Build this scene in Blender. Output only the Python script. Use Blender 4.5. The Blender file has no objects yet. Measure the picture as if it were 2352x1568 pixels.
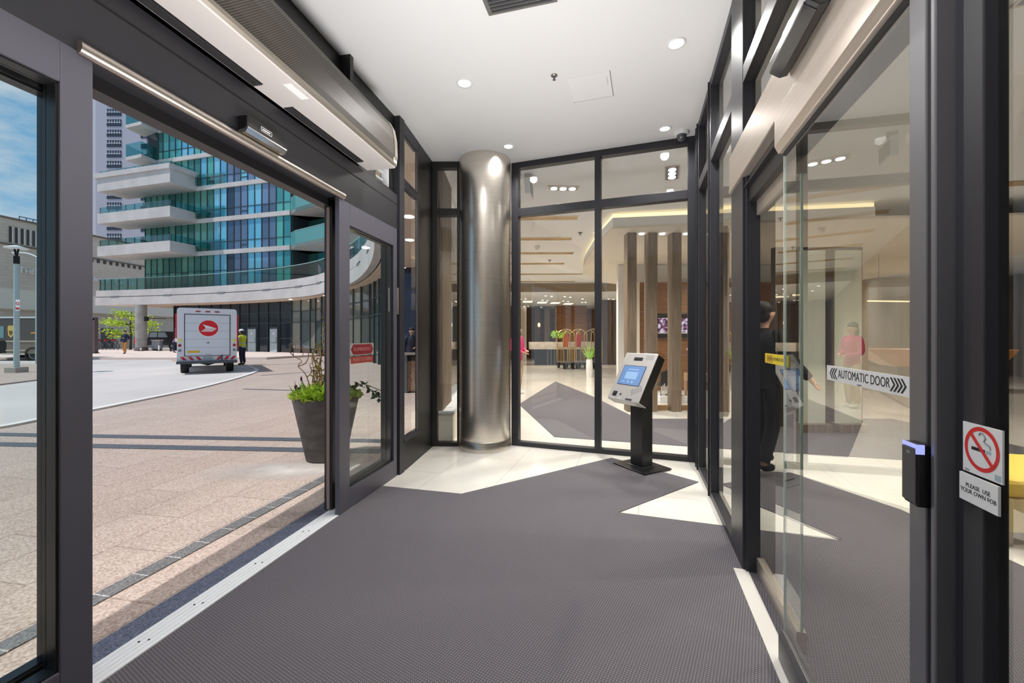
import bpy, bmesh, math, random
from mathutils import Vector, Matrix
random.seed(11)
PI = math.pi
SC = bpy.context.scene
COL = SC.collection

# ---------------------------------------------------------------- camera
F, CX, HY, EYE = 960.0, 1176.0, 774.0, 1.4      # focal length in pixels, principal point, eye height
cam_d = bpy.data.cameras.new('camera'); cam = bpy.data.objects.new('camera', cam_d); COL.objects.link(cam)
cam.location = (0, 0, EYE); cam.rotation_euler = (PI/2, 0, 0)
cam_d.sensor_fit = 'HORIZONTAL'; cam_d.sensor_width = 36.0; cam_d.lens = 36.0*F/2352.0
cam_d.shift_y = -10/2352.0; cam_d.clip_start = 0.02; cam_d.clip_end = 600
SC.camera = cam

# ---------------------------------------------------------------- sky, sun, exposure
SC.view_settings.view_transform = 'Standard'
try: SC.view_settings.look = 'None'
except Exception: pass
SC.view_settings.gamma = 1.0; SC.view_settings.exposure = 0.0
try: SC.view_settings.use_curve_mapping = False
except Exception: pass
SC.cycles.max_bounces = 10; SC.cycles.diffuse_bounces = 4; SC.cycles.glossy_bounces = 4
SC.cycles.transparent_max_bounces = 24; SC.cycles.transmission_bounces = 4
SC.cycles.caustics_reflective = False; SC.cycles.caustics_refractive = False
SC.cycles.sample_clamp_indirect = 6.0

W = bpy.data.worlds.new('sky'); SC.world = W; W.use_nodes = True
wn, wl = W.node_tree.nodes, W.node_tree.links
wn.clear()
w_out = wn.new('ShaderNodeOutputWorld'); w_bg = wn.new('ShaderNodeBackground')
w_tc = wn.new('ShaderNodeTexCoord'); w_sep = wn.new('ShaderNodeSeparateXYZ')
w_ramp = wn.new('ShaderNodeValToRGB'); w_map = wn.new('ShaderNodeMapping'); w_noise = wn.new('ShaderNodeTexNoise')
w_cr = wn.new('ShaderNodeValToRGB'); w_mix = wn.new('ShaderNodeMixRGB')
wl.new(w_tc.outputs['Generated'], w_sep.inputs[0]); wl.new(w_sep.outputs['Z'], w_ramp.inputs[0])
e = w_ramp.color_ramp.elements
e[0].position = 0.0; e[0].color = (0.56, 0.74, 0.90, 1); e[1].position = 0.8; e[1].color = (0.12, 0.32, 0.62, 1)
n = e.new(0.22); n.color = (0.28, 0.55, 0.84, 1)
w_map.inputs['Scale'].default_value = (2.2, 2.2, 7.0)
wl.new(w_tc.outputs['Generated'], w_map.inputs[0]); wl.new(w_map.outputs[0], w_noise.inputs['Vector'])
w_noise.inputs['Scale'].default_value = 1.6; w_noise.inputs['Detail'].default_value = 7; w_noise.inputs['Roughness'].default_value = 0.62
w_cr.color_ramp.elements[0].position = 0.46; w_cr.color_ramp.elements[1].position = 0.68
wl.new(w_noise.outputs[0], w_cr.inputs[0]); wl.new(w_cr.outputs[0], w_mix.inputs[0])
wl.new(w_ramp.outputs[0], w_mix.inputs[1]); w_mix.inputs[2].default_value = (0.86, 0.89, 0.93, 1)
wl.new(w_mix.outputs[0], w_bg.inputs[0]); w_bg.inputs[1].default_value = 0.85
wl.new(w_bg.outputs[0], w_out.inputs[0])

def lamp(kind, name, loc, energy, color=(1, 1, 1), rot=(0, 0, 0), **kw):
    d = bpy.data.lights.new(name, kind); o = bpy.data.objects.new(name, d); COL.objects.link(o)
    o.location = loc; o.rotation_euler = rot; d.energy = energy; d.color = color
    for k, v in kw.items(): setattr(d, k, v)
    return o
sun = lamp('SUN', 'sun', (-20, -5, 40), 3.2, (1.0, 0.97, 0.93), angle=math.radians(0.35))
sun.rotation_euler = Vector((-0.49, -0.20, 1.0)).to_track_quat('Z', 'Y').to_euler()
# unseen upward fill lamps added to brighten the vestibule ceiling, no fixture there
for fx_, fy_, pw_ in ((-0.5, 0.9, 190), (0.05, 2.7, 190)):
    lamp('SPOT', 'ceiling_fill', (fx_, fy_, 0.9), pw_, (1, 0.98, 0.96), (PI, 0, 0), spot_size=math.radians(150), spot_blend=0.9, shadow_soft_size=0.25)

# ---------------------------------------------------------------- materials
MATS = {}
def lin(c):
    c = c/255.0
    return c/12.92 if c <= 0.04045 else ((c+0.055)/1.055)**2.4
def rgb(r, g, b): return (lin(r), lin(g), lin(b), 1)
def pbr(name, col, rough=0.5, metal=0.0, **kw):
    if name in MATS: return MATS[name]
    m = bpy.data.materials.new(name); m.use_nodes = True
    b = m.node_tree.nodes['Principled BSDF']
    b.inputs['Base Color'].default_value = col; b.inputs['Roughness'].default_value = rough; b.inputs['Metallic'].default_value = metal
    for k, v in kw.items():
        b.inputs[k].default_value = v
    MATS[name] = m
    return m
def emit(name, col, s):
    m = pbr(name, (0.02, 0.02, 0.02, 1), 0.5)
    b = m.node_tree.nodes['Principled BSDF']
    b.inputs['Emission Color'].default_value = col; b.inputs['Emission Strength'].default_value = s
    return m
def N(m, t, **kw):
    n = m.node_tree.nodes.new('ShaderNode'+t)
    for k, v in kw.items():
        if k in n.inputs: n.inputs[k].default_value = v
        else: setattr(n, k, v)
    return n
def L(m, a, b): m.node_tree.links.new(a, b)
def bsdf(m): return m.node_tree.nodes['Principled BSDF']
def noisy(name, c1, c2, scale, rough=0.6, metal=0.0, stretch=(1, 1, 1), bump=0.0, detail=4, lo=0.35, hi=0.65, **kw):
    """two colours mixed by noise in object coordinates"""
    m = pbr(name, c1, rough, metal, **kw)
    tc = N(m, 'TexCoord'); mp = N(m, 'Mapping'); mp.inputs['Scale'].default_value = stretch
    nz = N(m, 'TexNoise', Scale=scale, Detail=detail); cr = N(m, 'ValToRGB')
    cr.color_ramp.elements[0].color = c1; cr.color_ramp.elements[1].color = c2
    cr.color_ramp.elements[0].position = lo; cr.color_ramp.elements[1].position = hi
    L(m, tc.outputs['Object'], mp.inputs[0]); L(m, mp.outputs[0], nz.inputs['Vector'])
    L(m, nz.outputs[0], cr.inputs[0]); L(m, cr.outputs[0], bsdf(m).inputs['Base Color'])
    if bump:
        bp = N(m, 'Bump', Strength=bump, Distance=0.01); L(m, nz.outputs[0], bp.inputs['Height']); L(m, bp.outputs[0], bsdf(m).inputs['Normal'])
    return m
def bricky(name, c1, c2, cm, bw, bh, mortar, ang=0.0, rough=0.6, speck=None, offset=0.5, plane='XY', bump=0.15, **kw):
    m = pbr(name, c1, rough, 0.0, **kw)
    tc = N(m, 'TexCoord'); mp = N(m, 'Mapping')
    mp.inputs['Rotation'].default_value = (0, 0, -ang)
    src = tc.outputs['Object']
    if plane != 'XY':
        sp = N(m, 'SeparateXYZ'); cb = N(m, 'CombineXYZ'); L(m, src, sp.inputs[0])
        L(m, sp.outputs[plane[0]], cb.inputs[0]); L(m, sp.outputs[plane[1]], cb.inputs[1]); src = cb.outputs[0]
    L(m, src, mp.inputs[0])
    br = N(m, 'TexBrick', Scale=1.0, offset=offset)
    br.inputs['Color1'].default_value = c1; br.inputs['Color2'].default_value = c2; br.inputs['Mortar'].default_value = cm
    br.inputs['Brick Width'].default_value = bw; br.inputs['Row Height'].default_value = bh; br.inputs['Mortar Size'].default_value = mortar
    L(m, mp.outputs[0], br.inputs['Vector'])
    out = br.outputs['Color']
    if speck:
        nz = N(m, 'TexNoise', Scale=speck[0], Detail=6); L(m, tc.outputs['Object'], nz.inputs['Vector'])
        cr = N(m, 'ValToRGB'); cr.color_ramp.elements[0].color = speck[1]; cr.color_ramp.elements[1].color = speck[2]
        cr.color_ramp.elements[0].position = 0.36; cr.color_ramp.elements[1].position = 0.64
        mx = N(m, 'MixRGB', blend_type='MULTIPLY'); mx.inputs[0].default_value = 1.0
        L(m, nz.outputs[0], cr.inputs[0]); L(m, out, mx.inputs[1]); L(m, cr.outputs[0], mx.inputs[2]); out = mx.outputs[0]
    L(m, out, bsdf(m).inputs['Base Color'])
    if bump:
        bp = N(m, 'Bump', Strength=bump, Distance=0.004, invert=True); L(m, br.outputs['Fac'], bp.inputs['Height']); L(m, bp.outputs[0], bsdf(m).inputs['Normal'])
    return m
def glass(name, tint=(1, 1, 1, 1), f0=0.07, power=4.5, rough=0.0):
    """thin clear pane: transparent with a Fresnel-like mirror on the face towards the viewer"""
    m = bpy.data.materials.new(name); m.use_nodes = True; MATS[name] = m
    nt = m.node_tree; nt.nodes.clear()
    out = N(m, 'OutputMaterial'); mix = N(m, 'MixShader'); tr = N(m, 'BsdfTransparent'); gl = N(m, 'BsdfGlossy')
    tr.inputs[0].default_value = tint; gl.inputs['Roughness'].default_value = rough
    lw = N(m, 'LayerWeight', Blend=0.5); ge = N(m, 'NewGeometry')
    pw = N(m, 'Math', operation='POWER'); pw.inputs[1].default_value = power
    ml = N(m, 'Math', operation='MULTIPLY_ADD'); ml.inputs[1].default_value = 1-f0; ml.inputs[2].default_value = f0
    inv = N(m, 'Math', operation='SUBTRACT'); inv.inputs[0].default_value = 1.0
    fm = N(m, 'Math', operation='MULTIPLY')
    L(m, lw.outputs['Facing'], pw.inputs[0]); L(m, pw.outputs[0], ml.inputs[0])
    L(m, ge.outputs['Backfacing'], inv.inputs[1]); L(m, ml.outputs[0], fm.inputs[0]); L(m, inv.outputs[0], fm.inputs[1])
    L(m, fm.outputs[0], mix.inputs[0]); L(m, tr.outputs[0], mix.inputs[1]); L(m, gl.outputs[0], mix.inputs[2])
    L(m, mix.outputs[0], out.inputs[0])
    return m

M_frame = pbr('dark_bronze_frame', rgb(47, 47, 52), 0.38, 0.0, **{'Specular IOR Level': 0.35})
M_stile = pbr('grey_lavender_stile', rgb(84, 82, 92), 0.4)
M_frame_b = pbr('black_frame', rgb(26, 25, 26), 0.4)
M_header = pbr('dark_grey_header', rgb(38, 38, 43), 0.4)
M_lip = pbr('satin_lip', rgb(190, 180, 172), 0.3, 0.9)
M_alu = noisy('brushed_aluminium', rgb(200, 188, 175), rgb(208, 197, 185), 3, 0.38, 0.85, (1, 60, 60))
M_white = pbr('white_paint', rgb(236, 236, 236), 0.6)
M_ceil = pbr('ceiling_paint', rgb(232, 232, 233), 0.75)
M_glass = glass('clear_glass', (0.97, 0.985, 0.98, 1), 0.10, 4.0)
M_glass_out = glass('outer_glass', (0.972, 0.992, 0.988, 1), 0.05, 5.0)
M_glass_r = glass('lobby_glass', (0.95, 0.965, 0.94, 1), 0.17, 2.7)
M_black = pbr('black_plastic', rgb(22, 22, 24), 0.35)
M_blackmat = pbr('black_matte', rgb(18, 18, 18), 0.8)
M_steel = noisy('brushed_steel', rgb(222, 214, 203), rgb(236, 229, 220), 2.0, 0.3, 1.0, (1, 1, 90), lo=0.3, hi=0.7)
M_chrome = pbr('chrome', rgb(215, 212, 205), 0.12, 1.0)
M_marble = bricky('marble_tile', rgb(240, 236, 229), rgb(236, 232, 225), rgb(200, 195, 188), 1.3, 0.65, 0.003, math.radians(73.15), 0.12, (0.9, rgb(244, 242, 240), rgb(255, 255, 255)), bump=0.0)
M_concrete = noisy('pale_concrete', rgb(192, 187, 184), rgb(206, 201, 198), 0.7, 0.8)
M_soffit = noisy('tan_soffit', rgb(226, 204, 182), rgb(232, 212, 192), 0.5, 0.8)
M_road = noisy('light_road', rgb(194, 187, 183), rgb(206, 199, 195), 0.4, 0.9, detail=8)
M_granite = noisy('dark_granite', rgb(64, 66, 72), rgb(110, 112, 120), 90, 0.45, detail=6)
M_bluegran = noisy('blue_black_granite', rgb(58, 60, 74), rgb(120, 122, 140), 120, 0.35, detail=6)
M_pave = bricky('pink_pavers', rgb(206, 190, 180), rgb(198, 180, 170), rgb(172, 155, 146), 0.9, 0.45, 0.006, math.radians(79.05), 0.85,
                (70, rgb(205, 196, 190), rgb(255, 255, 255)))
M_wood = noisy('walnut_panel', rgb(108, 70, 36), rgb(136, 92, 50), 2.2, 0.45, 0, (1, 1, 14), detail=6)
M_wood_dk = noisy('dark_brown_panel', rgb(72, 56, 44), rgb(92, 74, 58), 1.5, 0.5, 0, (9, 9, 0.6), detail=5)
M_post = noisy('smoked_oak', rgb(104, 88, 72), rgb(132, 114, 94), 2.5, 0.45, 0, (14, 14, 0.8), detail=6)
M_cream = pbr('cream_paint', rgb(226, 216, 200), 0.7)
M_gold = noisy('gold_slot', rgb(150, 112, 60), rgb(196, 160, 100), 1.4, 0.35, 0.4, (1, 1, 1))
M_lens = emit('lamp_lens', (1, 0.97, 0.92, 1), 6.0)
M_warm = emit('warm_glow', (1, 0.78, 0.42, 1), 1.6)
M_red = pbr('red_paint', rgb(216, 28, 38), 0.4)
M_yellow = pbr('yellow_paint', rgb(240, 214, 50), 0.5)
M_signw = pbr('sign_white', rgb(240, 240, 240), 0.4)
M_ink = pbr('black_ink', rgb(30, 30, 32), 0.6)
M_tyre = pbr('tyre_rubber', rgb(40, 40, 41), 0.85)
M_skin = pbr('skin', rgb(214, 166, 140), 0.55)
M_skin_dk = pbr('skin_tan', rgb(170, 120, 92), 0.55)
M_hair = pbr('dark_hair', rgb(38, 30, 26), 0.6)
M_bark = pbr('bark', rgb(92, 74, 58), 0.9)

# ---------------------------------------------------------------- mesh helpers
class MB:
    def __init__(s): s.v, s.f, s.sm = [], [], []
    def add(s, vs, fs, smooth=False, M=None):
        o = len(s.v)
        s.v += [tuple(M @ Vector(p)) if M else tuple(p) for p in vs]
        s.f += [tuple(i+o for i in f) for f in fs]; s.sm += [smooth]*len(fs)
        return s
    def box(s, x0, x1, y0, y1, z0, z1, M=None):
        v = [(x0,y0,z0),(x1,y0,z0),(x1,y1,z0),(x0,y1,z0),(x0,y0,z1),(x1,y0,z1),(x1,y1,z1),(x0,y1,z1)]
        return s.add(v, [(0,3,2,1),(4,5,6,7),(0,1,5,4),(1,2,6,5),(2,3,7,6),(3,0,4,7)], False, M)
    def prism(s, poly, z0, z1, M=None, smooth=False):
        a = sum(poly[i][0]*poly[(i+1)%len(poly)][1]-poly[(i+1)%len(poly)][0]*poly[i][1] for i in range(len(poly)))
        if a < 0: poly = poly[::-1]
        n = len(poly)
        v = [(p[0], p[1], z0) for p in poly]+[(p[0], p[1], z1) for p in poly]
        s.add(v, [tuple(range(n-1, -1, -1)), tuple(range(n, 2*n))], False, M)
        return s.add(v, [(i, (i+1)%n, n+(i+1)%n, n+i) for i in range(n)], smooth, M)
    def profile(s, prof, x0, x1, M=None, smooth=False):
        """closed (y, z) outline swept along x"""
        Mx = Matrix(((0,0,1,0),(1,0,0,0),(0,1,0,0),(0,0,0,1)))
        return s.prism(prof, x0, x1, (M @ Mx) if M else Mx, smooth)
    def strip(s, top, z0, z1, M=None):
        """open wall along a polyline (no thickness given: thickness comes from a second offset line)"""
        n = len(top); v = [(p[0], p[1], z0) for p in top]+[(p[0], p[1], z1) for p in top]
        return s.add(v, [(i, i+1, n+i+1, n+i) for i in range(n-1)], False, M)
    def band(s, line, d, z0, z1, M=None):
        """solid wall of thickness d along a polyline (offset to the left of travel for d > 0)"""
        return s.prism(list(line)+offset(line, d)[::-1], z0, z1, M)
    def tube(s, pts, r, n=8, M=None, cap=True):
        pts = [Vector(p) for p in pts]; rs = r if isinstance(r, (list, tuple)) else [r]*len(pts)
        vs, fs = [], []; up = None
        for i, p in enumerate(pts):
            t = (pts[min(i+1, len(pts)-1)]-pts[max(i-1, 0)]).normalized()
            if up is None: up = t.orthogonal().normalized()
            up = (up-t*up.dot(t)); up = up.normalized() if up.length > 1e-6 else t.orthogonal().normalized()
            w = t.cross(up)
            for k in range(n):
                a = 2*PI*k/n; vs.append(p+(up*math.cos(a)+w*math.sin(a))*rs[i])
        for i in range(len(pts)-1):
            for k in range(n): fs.append((i*n+k, i*n+(k+1)%n, (i+1)*n+(k+1)%n, (i+1)*n+k))
        s.add(vs, fs, True, M)
        if cap: s.add(vs, [tuple(range(n-1, -1, -1)), tuple(range((len(pts)-1)*n, len(pts)*n))], False, M)
        return s
    def lathe(s, prof, n=32, c=(0, 0), M=None, smooth=True, caps=True):
        vs, fs = [], []
        for r, z in prof:
            for k in range(n):
                a = 2*PI*k/n; vs.append((c[0]+r*math.cos(a), c[1]+r*math.sin(a), z))
        for i in range(len(prof)-1):
            for k in range(n): fs.append((i*n+k, i*n+(k+1)%n, (i+1)*n+(k+1)%n, (i+1)*n+k))
        s.add(vs, fs, smooth, M)
        if caps:
            q = (len(prof)-1)*n
            s.add(vs, [tuple(range(n-1, -1, -1)), tuple(range(q, q+n))], False, M)
        return s
    def ball(s, c, r, nu=12, nv=8, M=None):
        r = r if isinstance(r, (tuple, list)) else (r, r, r)
        vs = [(c[0], c[1], c[2]-r[2])]; fs = []
        for j in range(1, nv):
            a = -PI/2+PI*j/nv
            for k in range(nu):
                b = 2*PI*k/nu; vs.append((c[0]+r[0]*math.cos(a)*math.cos(b), c[1]+r[1]*math.cos(a)*math.sin(b), c[2]+r[2]*math.sin(a)))
        vs.append((c[0], c[1], c[2]+r[2])); T = len(vs)-1
        for k in range(nu):
            fs.append((0, 1+(k+1)%nu, 1+k)); fs.append((T, T-nu+k, T-nu+(k+1)%nu))
        for j in range(nv-2):
            for k in range(nu):
                a = 1+j*nu; fs.append((a+k, a+(k+1)%nu, a+nu+(k+1)%nu, a+nu+k))
        return s.add(vs, fs, True, M)
    def build(s, name, mat, parent=None, bevel=0.0, weld=False):
        me = bpy.data.meshes.new(name); me.from_pydata(s.v, [], s.f); me.update()
        for p, k in zip(me.polygons, s.sm): p.use_smooth = k
        me.materials.append(mat)
        o = bpy.data.objects.new(name, me); COL.objects.link(o)
        if parent: o.parent = parent
        if weld:
            w = o.modifiers.new('weld', 'WELD'); w.merge_threshold = 1e-4
        if bevel:
            w = o.modifiers.new('weld', 'WELD'); w.merge_threshold = 1e-5
            b = o.modifiers.new('bevel', 'BEVEL'); b.width = bevel; b.segments = 2; b.limit_method = 'ANGLE'
        return o
def offset(line, d):
    out = []
    for i, p in enumerate(line):
        a = Vector(line[max(i-1, 0)][:2]); b = Vector(line[min(i+1, len(line)-1)][:2]); t = (b-a).normalized()
        out.append((p[0]-t.y*d, p[1]+t.x*d))
    return out
def smooth_line(pts, k=6):
    out = []
    P = [pts[0]]+list(pts)+[pts[-1]]
    for i in range(1, len(P)-2):
        for j in range(k):
            t = j/k; r = []
            for c in range(len(P[0])):
                p0, p1, p2, p3 = P[i-1][c], P[i][c], P[i+1][c], P[i+2][c]
                r.append(0.5*((2*p1)+(-p0+p2)*t+(2*p0-5*p1+4*p2-p3)*t*t+(-p0+3*p1-3*p2+p3)*t**3))
            out.append(tuple(r))
    out.append(tuple(pts[-1])); return out
def tag(o, label=None, cat=None, group=None, kind=None):
    if label: o['label'] = label
    if cat: o['category'] = cat
    if group: o['group'] = group
    if kind: o['kind'] = kind
    return o
def empty(name, loc=(0, 0, 0), rz=0.0, label=None, cat=None, group=None, kind=None):
    o = bpy.data.objects.new(name, None); COL.objects.link(o); o.empty_display_size = 0.1
    o.location = loc; o.rotation_euler = (0, 0, rz)
    return tag(o, label, cat, group, kind)
KIDS = {}
def copy_tree(o, parent=None):
    c = o.copy(); COL.objects.link(c)
    if parent: c.parent = parent
    for ch in [x for x in COL.objects if x.parent == o]: copy_tree(ch, c)
    return c
def part(name, mb, mat, parent, bevel=0.0, label=None):
    o = mb.build(name, mat, parent, bevel)
    if label: o['label'] = label
    return o
def text(name, body, size, mat, parent, loc, rot=(0, 0, 0), ext=0.0006, sx=1.0, ax='CENTER', ay='CENTER', space=1.0):
    c = bpy.data.curves.new(name, 'FONT'); c.body = body; c.size = size; c.extrude = ext; c.align_x = ax; c.align_y = ay
    c.space_character = space; c.resolution_u = 4
    c.materials.append(mat)
    o = bpy.data.objects.new(name, c); COL.objects.link(o); o.parent = parent
    o.location = loc; o.rotation_euler = rot; o.scale = (sx, 1, 1)
    me = bpy.data.meshes.new_from_object(o.evaluated_get(bpy.context.evaluated_depsgraph_get()))
    bpy.data.objects.remove(o); bpy.data.curves.remove(c)
    q = bpy.data.objects.new(name, me); COL.objects.link(q); q.parent = parent
    if not me.materials: me.materials.append(mat)
    q.location = loc; q.rotation_euler = rot; q.scale = (sx, 1, 1)
    return q
def gp(u, v, z=0.0):
    """the point of the level surface at height z that the photograph shows at (u, v)"""
    Y = (EYE-z)*F/(v-HY); return ((u-CX)*Y/F, Y)
def at(u, v, Y): return Vector(((u-CX)*Y/F, Y, EYE+(HY-v)*Y/F))

# wall frames: x runs along the wall, z up
AL = math.radians(79.05)                       # street wall: local +y points outdoors
LO = Vector((-2.122, 0, 0))
def Lw(t, c=0.0): return (LO.x+t*math.cos(AL)-c*math.sin(AL), LO.y+t*math.sin(AL)+c*math.cos(AL))
AR = math.radians(73.15)                       # lobby wall: local +y points into the vestibule
RO = Vector((0.624, 0, 0))
def Rw(t, c=0.0): return (RO.x+t*math.cos(AR)-c*math.sin(AR), RO.y+t*math.sin(AR)+c*math.cos(AR))
AB = math.radians(-19.97)                      # end wall: local +y points into the lobby
BO = Vector((0.056, 5.387, 0))
CEIL = 3.65
# ================================================================ setting
LOBBY_R, LOBBY_FAR, NEAR = 18.0, 28.0, -1.6
edge_l = [Lw(-1.9, -0.105), Lw(4.44, -0.105), (-1.12, 4.40), (-1.01, 5.40), (-0.75, 12), (-0.6, LOBBY_FAR)]
fl = MB(); fl.prism(edge_l+[(LOBBY_R, LOBBY_FAR), (LOBBY_R, -2.2), (0.0, -2.2)], -0.2, 0.0)
tag(fl.build('floor', M_marble), 'glossy off-white marble tile floor with thin grey joints', 'floor', kind='structure')
cl = MB(); cl.prism([Lw(-1.9, -0.02), Lw(4.44, -0.02), (-1.16, 4.40), (-1.06, 5.40), (-0.80, 12), (-0.65, LOBBY_FAR), (LOBBY_R, LOBBY_FAR), (LOBBY_R, -2.2), (0.0, -2.2)], CEIL, 4.398)
tag(cl.build('ceiling', M_ceil), 'smooth white painted ceiling over the vestibule and lobby', 'ceiling', kind='structure')
out_edge = [Lw(-8, 0.0), Lw(4.44, 0.0), (-1.14, 4.40), (-1.03, 5.42), (-0.77, 12), (-0.62, 28.2), (-0.62, 28.4)]
pv = MB(); pv.prism(out_edge+[(30, 28.4), (30, 140), (-150, 140), (-150, -9)], -0.25, -0.004)
tag(pv.build('pavement_ground', M_pave), 'pinkish granite paving of the forecourt outside the doors', 'pavement', kind='structure')

# carpets: one in the vestibule, two in the lobby
M_carpet = pbr('loop_carpet', rgb(88, 84, 88), 0.95)
tc = N(M_carpet, 'TexCoord'); mp = N(M_carpet, 'Mapping'); mp.inputs['Rotation'].default_value = (0, 0, -AR+0.25)
w1 = N(M_carpet, 'TexWave', Scale=26.0, Distortion=0.6, Detail=1.0); w2 = N(M_carpet, 'TexWave', Scale=26.0, Distortion=0.6, Detail=1.0, bands_direction='Y')
nz = N(M_carpet, 'TexNoise', Scale=420.0, Detail=2.0); mu = N(M_carpet, 'Math', operation='MULTIPLY'); ad = N(M_carpet, 'Math', operation='MULTIPLY_ADD')
cr = N(M_carpet, 'ValToRGB'); cr.color_ramp.elements[0].color = rgb(58, 55, 58); cr.color_ramp.elements[1].color = rgb(132, 127, 134)
L(M_carpet, tc.outputs['Object'], mp.inputs[0]); L(M_carpet, mp.outputs[0], w1.inputs['Vector']); L(M_carpet, mp.outputs[0], w2.inputs['Vector'])
L(M_carpet, mp.outputs[0], nz.inputs['Vector'])
L(M_carpet, w1.outputs['Fac'], mu.inputs[0]); L(M_carpet, w2.outputs['Fac'], mu.inputs[1])
L(M_carpet, mu.outputs[0], ad.inputs[0]); ad.inputs[1].default_value = 0.75
ns = N(M_carpet, 'Math', operation='MULTIPLY'); ns.inputs[1].default_value = 0.45; L(M_carpet, nz.outputs[0], ns.inputs[0]); L(M_carpet, ns.outputs[0], ad.inputs[2])
L(M_carpet, ad.outputs[0], cr.inputs[0]); L(M_carpet, cr.outputs[0], bsdf(M_carpet).inputs['Base Color'])
bp = N(M_carpet, 'Bump', Strength=0.5, Distance=0.004); L(M_carpet, ad.outputs[0], bp.inputs['Height']); L(M_carpet, bp.outputs[0], bsdf(M_carpet).inputs['Normal'])
tri_a, tri_b, tri_c = (0.846, 3.327), (1.812, 4.036), (2.266, 2.866)
def on_r(p, q):                                 # where segment p-q meets the lobby wall line
    d = Vector((math.cos(AR), math.sin(AR))); nrm = Vector((-d.y, d.x)); o = Vector(RO[:2])
    a = (Vector(p)-o).dot(nrm); b = (Vector(q)-o).dot(nrm); k = a/(a-b)
    return (p[0]+(q[0]-p[0])*k, p[1]+(q[1]-p[1])*k)
x_low, x_hi = on_r(tri_a, tri_c), tri_b
cp = MB(); cp.prism([Lw(-1.5, -0.138), Lw(3.56, -0.138), Lw(3.56, -0.145), Lw(4.02, -0.145), (-0.45, 3.723), (1.153, 4.835), (1.80, 4.030), (0.846, 3.327), x_low, Rw(-1.5, 0.0)], 0.0, 0.007)
tag(cp.build('entrance_carpet', M_carpet), 'dark grey ribbed walk-off carpet covering most of the vestibule floor', 'carpet')
cp = MB(); cp.prism([Rw(-1.5, -0.02), on_r((0.85, 3.327), (2.27, 2.866)), tri_c, (1.87, 3.886), Rw(4.2, -0.03), Rw(4.75, -0.13), (2.87, 4.29), (3.145, 3.377), (3.1, 2.2), (2.9, 0.0), (2.6, -1.5)], 0.0, 0.007)
tag(cp.build('lobby_carpet', M_carpet), 'dark grey carpet continuing beyond the glass sliding door into the lobby', 'carpet')
cp = MB(); cp.prism([(0.145, 8.70), (0.592, 5.856), (2.24, 5.355), (6.5, 4.2), (6.5, 7.15), (2.15, 7.15), (1.90, 9.88), (1.37, 13.18)], 0.0, 0.007)
tag(cp.build('lobby_carpet', M_carpet), 'angular dark grey carpet on white marble seen behind the kiosk', 'carpet')

# paving details outdoors
def strip_bar(name, p, q, w, mat, label, cat, z=0.003, h=0.006):
    a, b = Vector(p), Vector(q); d = (b-a).normalized(); nn = Vector((-d.y, d.x))*w/2
    m = MB(); m.prism([tuple(a+nn), tuple(b+nn), tuple(b-nn), tuple(a-nn)], z-h, z)
    return tag(m.build(name, mat), label, cat, kind='structure')
M_band = bricky('dark_paver_band', rgb(128, 126, 126), rgb(138, 136, 136), rgb(222, 219, 215), 0.2, 4.0, 0.004, AL, 0.6, (90, rgb(170, 170, 172), rgb(255, 255, 255)), offset=0.0)
strip_bar('paving_strip', Lw(-3, 0.53), Lw(4.6, 0.53), 0.11, M_band, 'dark paver band with white joints alongside the doors', 'paving band')
strip_bar('granite_sill_strip', Lw(-3, 0.075), Lw(4.4, 0.075), 0.14, M_bluegran, 'blue-black granite strip right outside the door threshold', 'granite strip')
strip_bar('paving_strip', (-7.9, 6.06), (-1.2, 5.60), 0.17, M_granite, 'farther of the two parallel dark bands crossing the paving', 'paving band')
strip_bar('paving_strip', (-7.9, 5.55), (-1.6, 5.13), 0.18, M_granite, 'nearer of the two parallel dark bands crossing the paving', 'paving band')
for k, (p, q) in enumerate([(gp(560, 893), gp(760, 899)), (gp(600, 862), gp(760, 850)), (gp(600, 838), gp(760, 832))]):
    strip_bar('paving_seam', p, q, 0.10, M_granite, ['dark seam in the paving behind the planter', 'thin dark paving seam right of the delivery truck', 'farthest thin paving seam near the glass doors'][k], 'paving band')
M_stain = pbr('pale_stain', rgb(214, 206, 200), 0.9)
nt = M_stain.node_tree; tcs = N(M_stain, 'TexCoord'); nzs = N(M_stain, 'TexNoise', Scale=3.5, Detail=5); gr = N(M_stain, 'TexGradient', gradient_type='SPHERICAL'); mps = N(M_stain, 'Mapping')
mps.inputs['Scale'].default_value = (1.0, 2.6, 1); L(M_stain, tcs.outputs['Object'], mps.inputs[0]); L(M_stain, mps.outputs[0], gr.inputs[0]); L(M_stain, tcs.outputs['Object'], nzs.inputs['Vector'])
mss = N(M_stain, 'Math', operation='MULTIPLY'); L(M_stain, nzs.outputs[0], mss.inputs[0]); L(M_stain, gr.outputs[1], mss.inputs[1])
ms2 = N(M_stain, 'Math', operation='MULTIPLY'); ms2.inputs[1].default_value = 1.5; ms2.use_clamp = True; L(M_stain, mss.outputs[0], ms2.inputs[0]); L(M_stain, ms2.outputs[0], bsdf(M_stain).inputs['Alpha'])
st = MB(); st.prism([(-1, -0.4), (0.75, -0.4), (0.75, 0.4), (-1, 0.4)], 0, 0.001)
so = tag(st.build('pale_stain', M_stain), 'pale dusty stain on the paving beside the planter', 'stain', kind='structure'); so.location = (-2.35, 4.42, 0.0); so.rotation_euler = (0, 0, 0.10)

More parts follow.
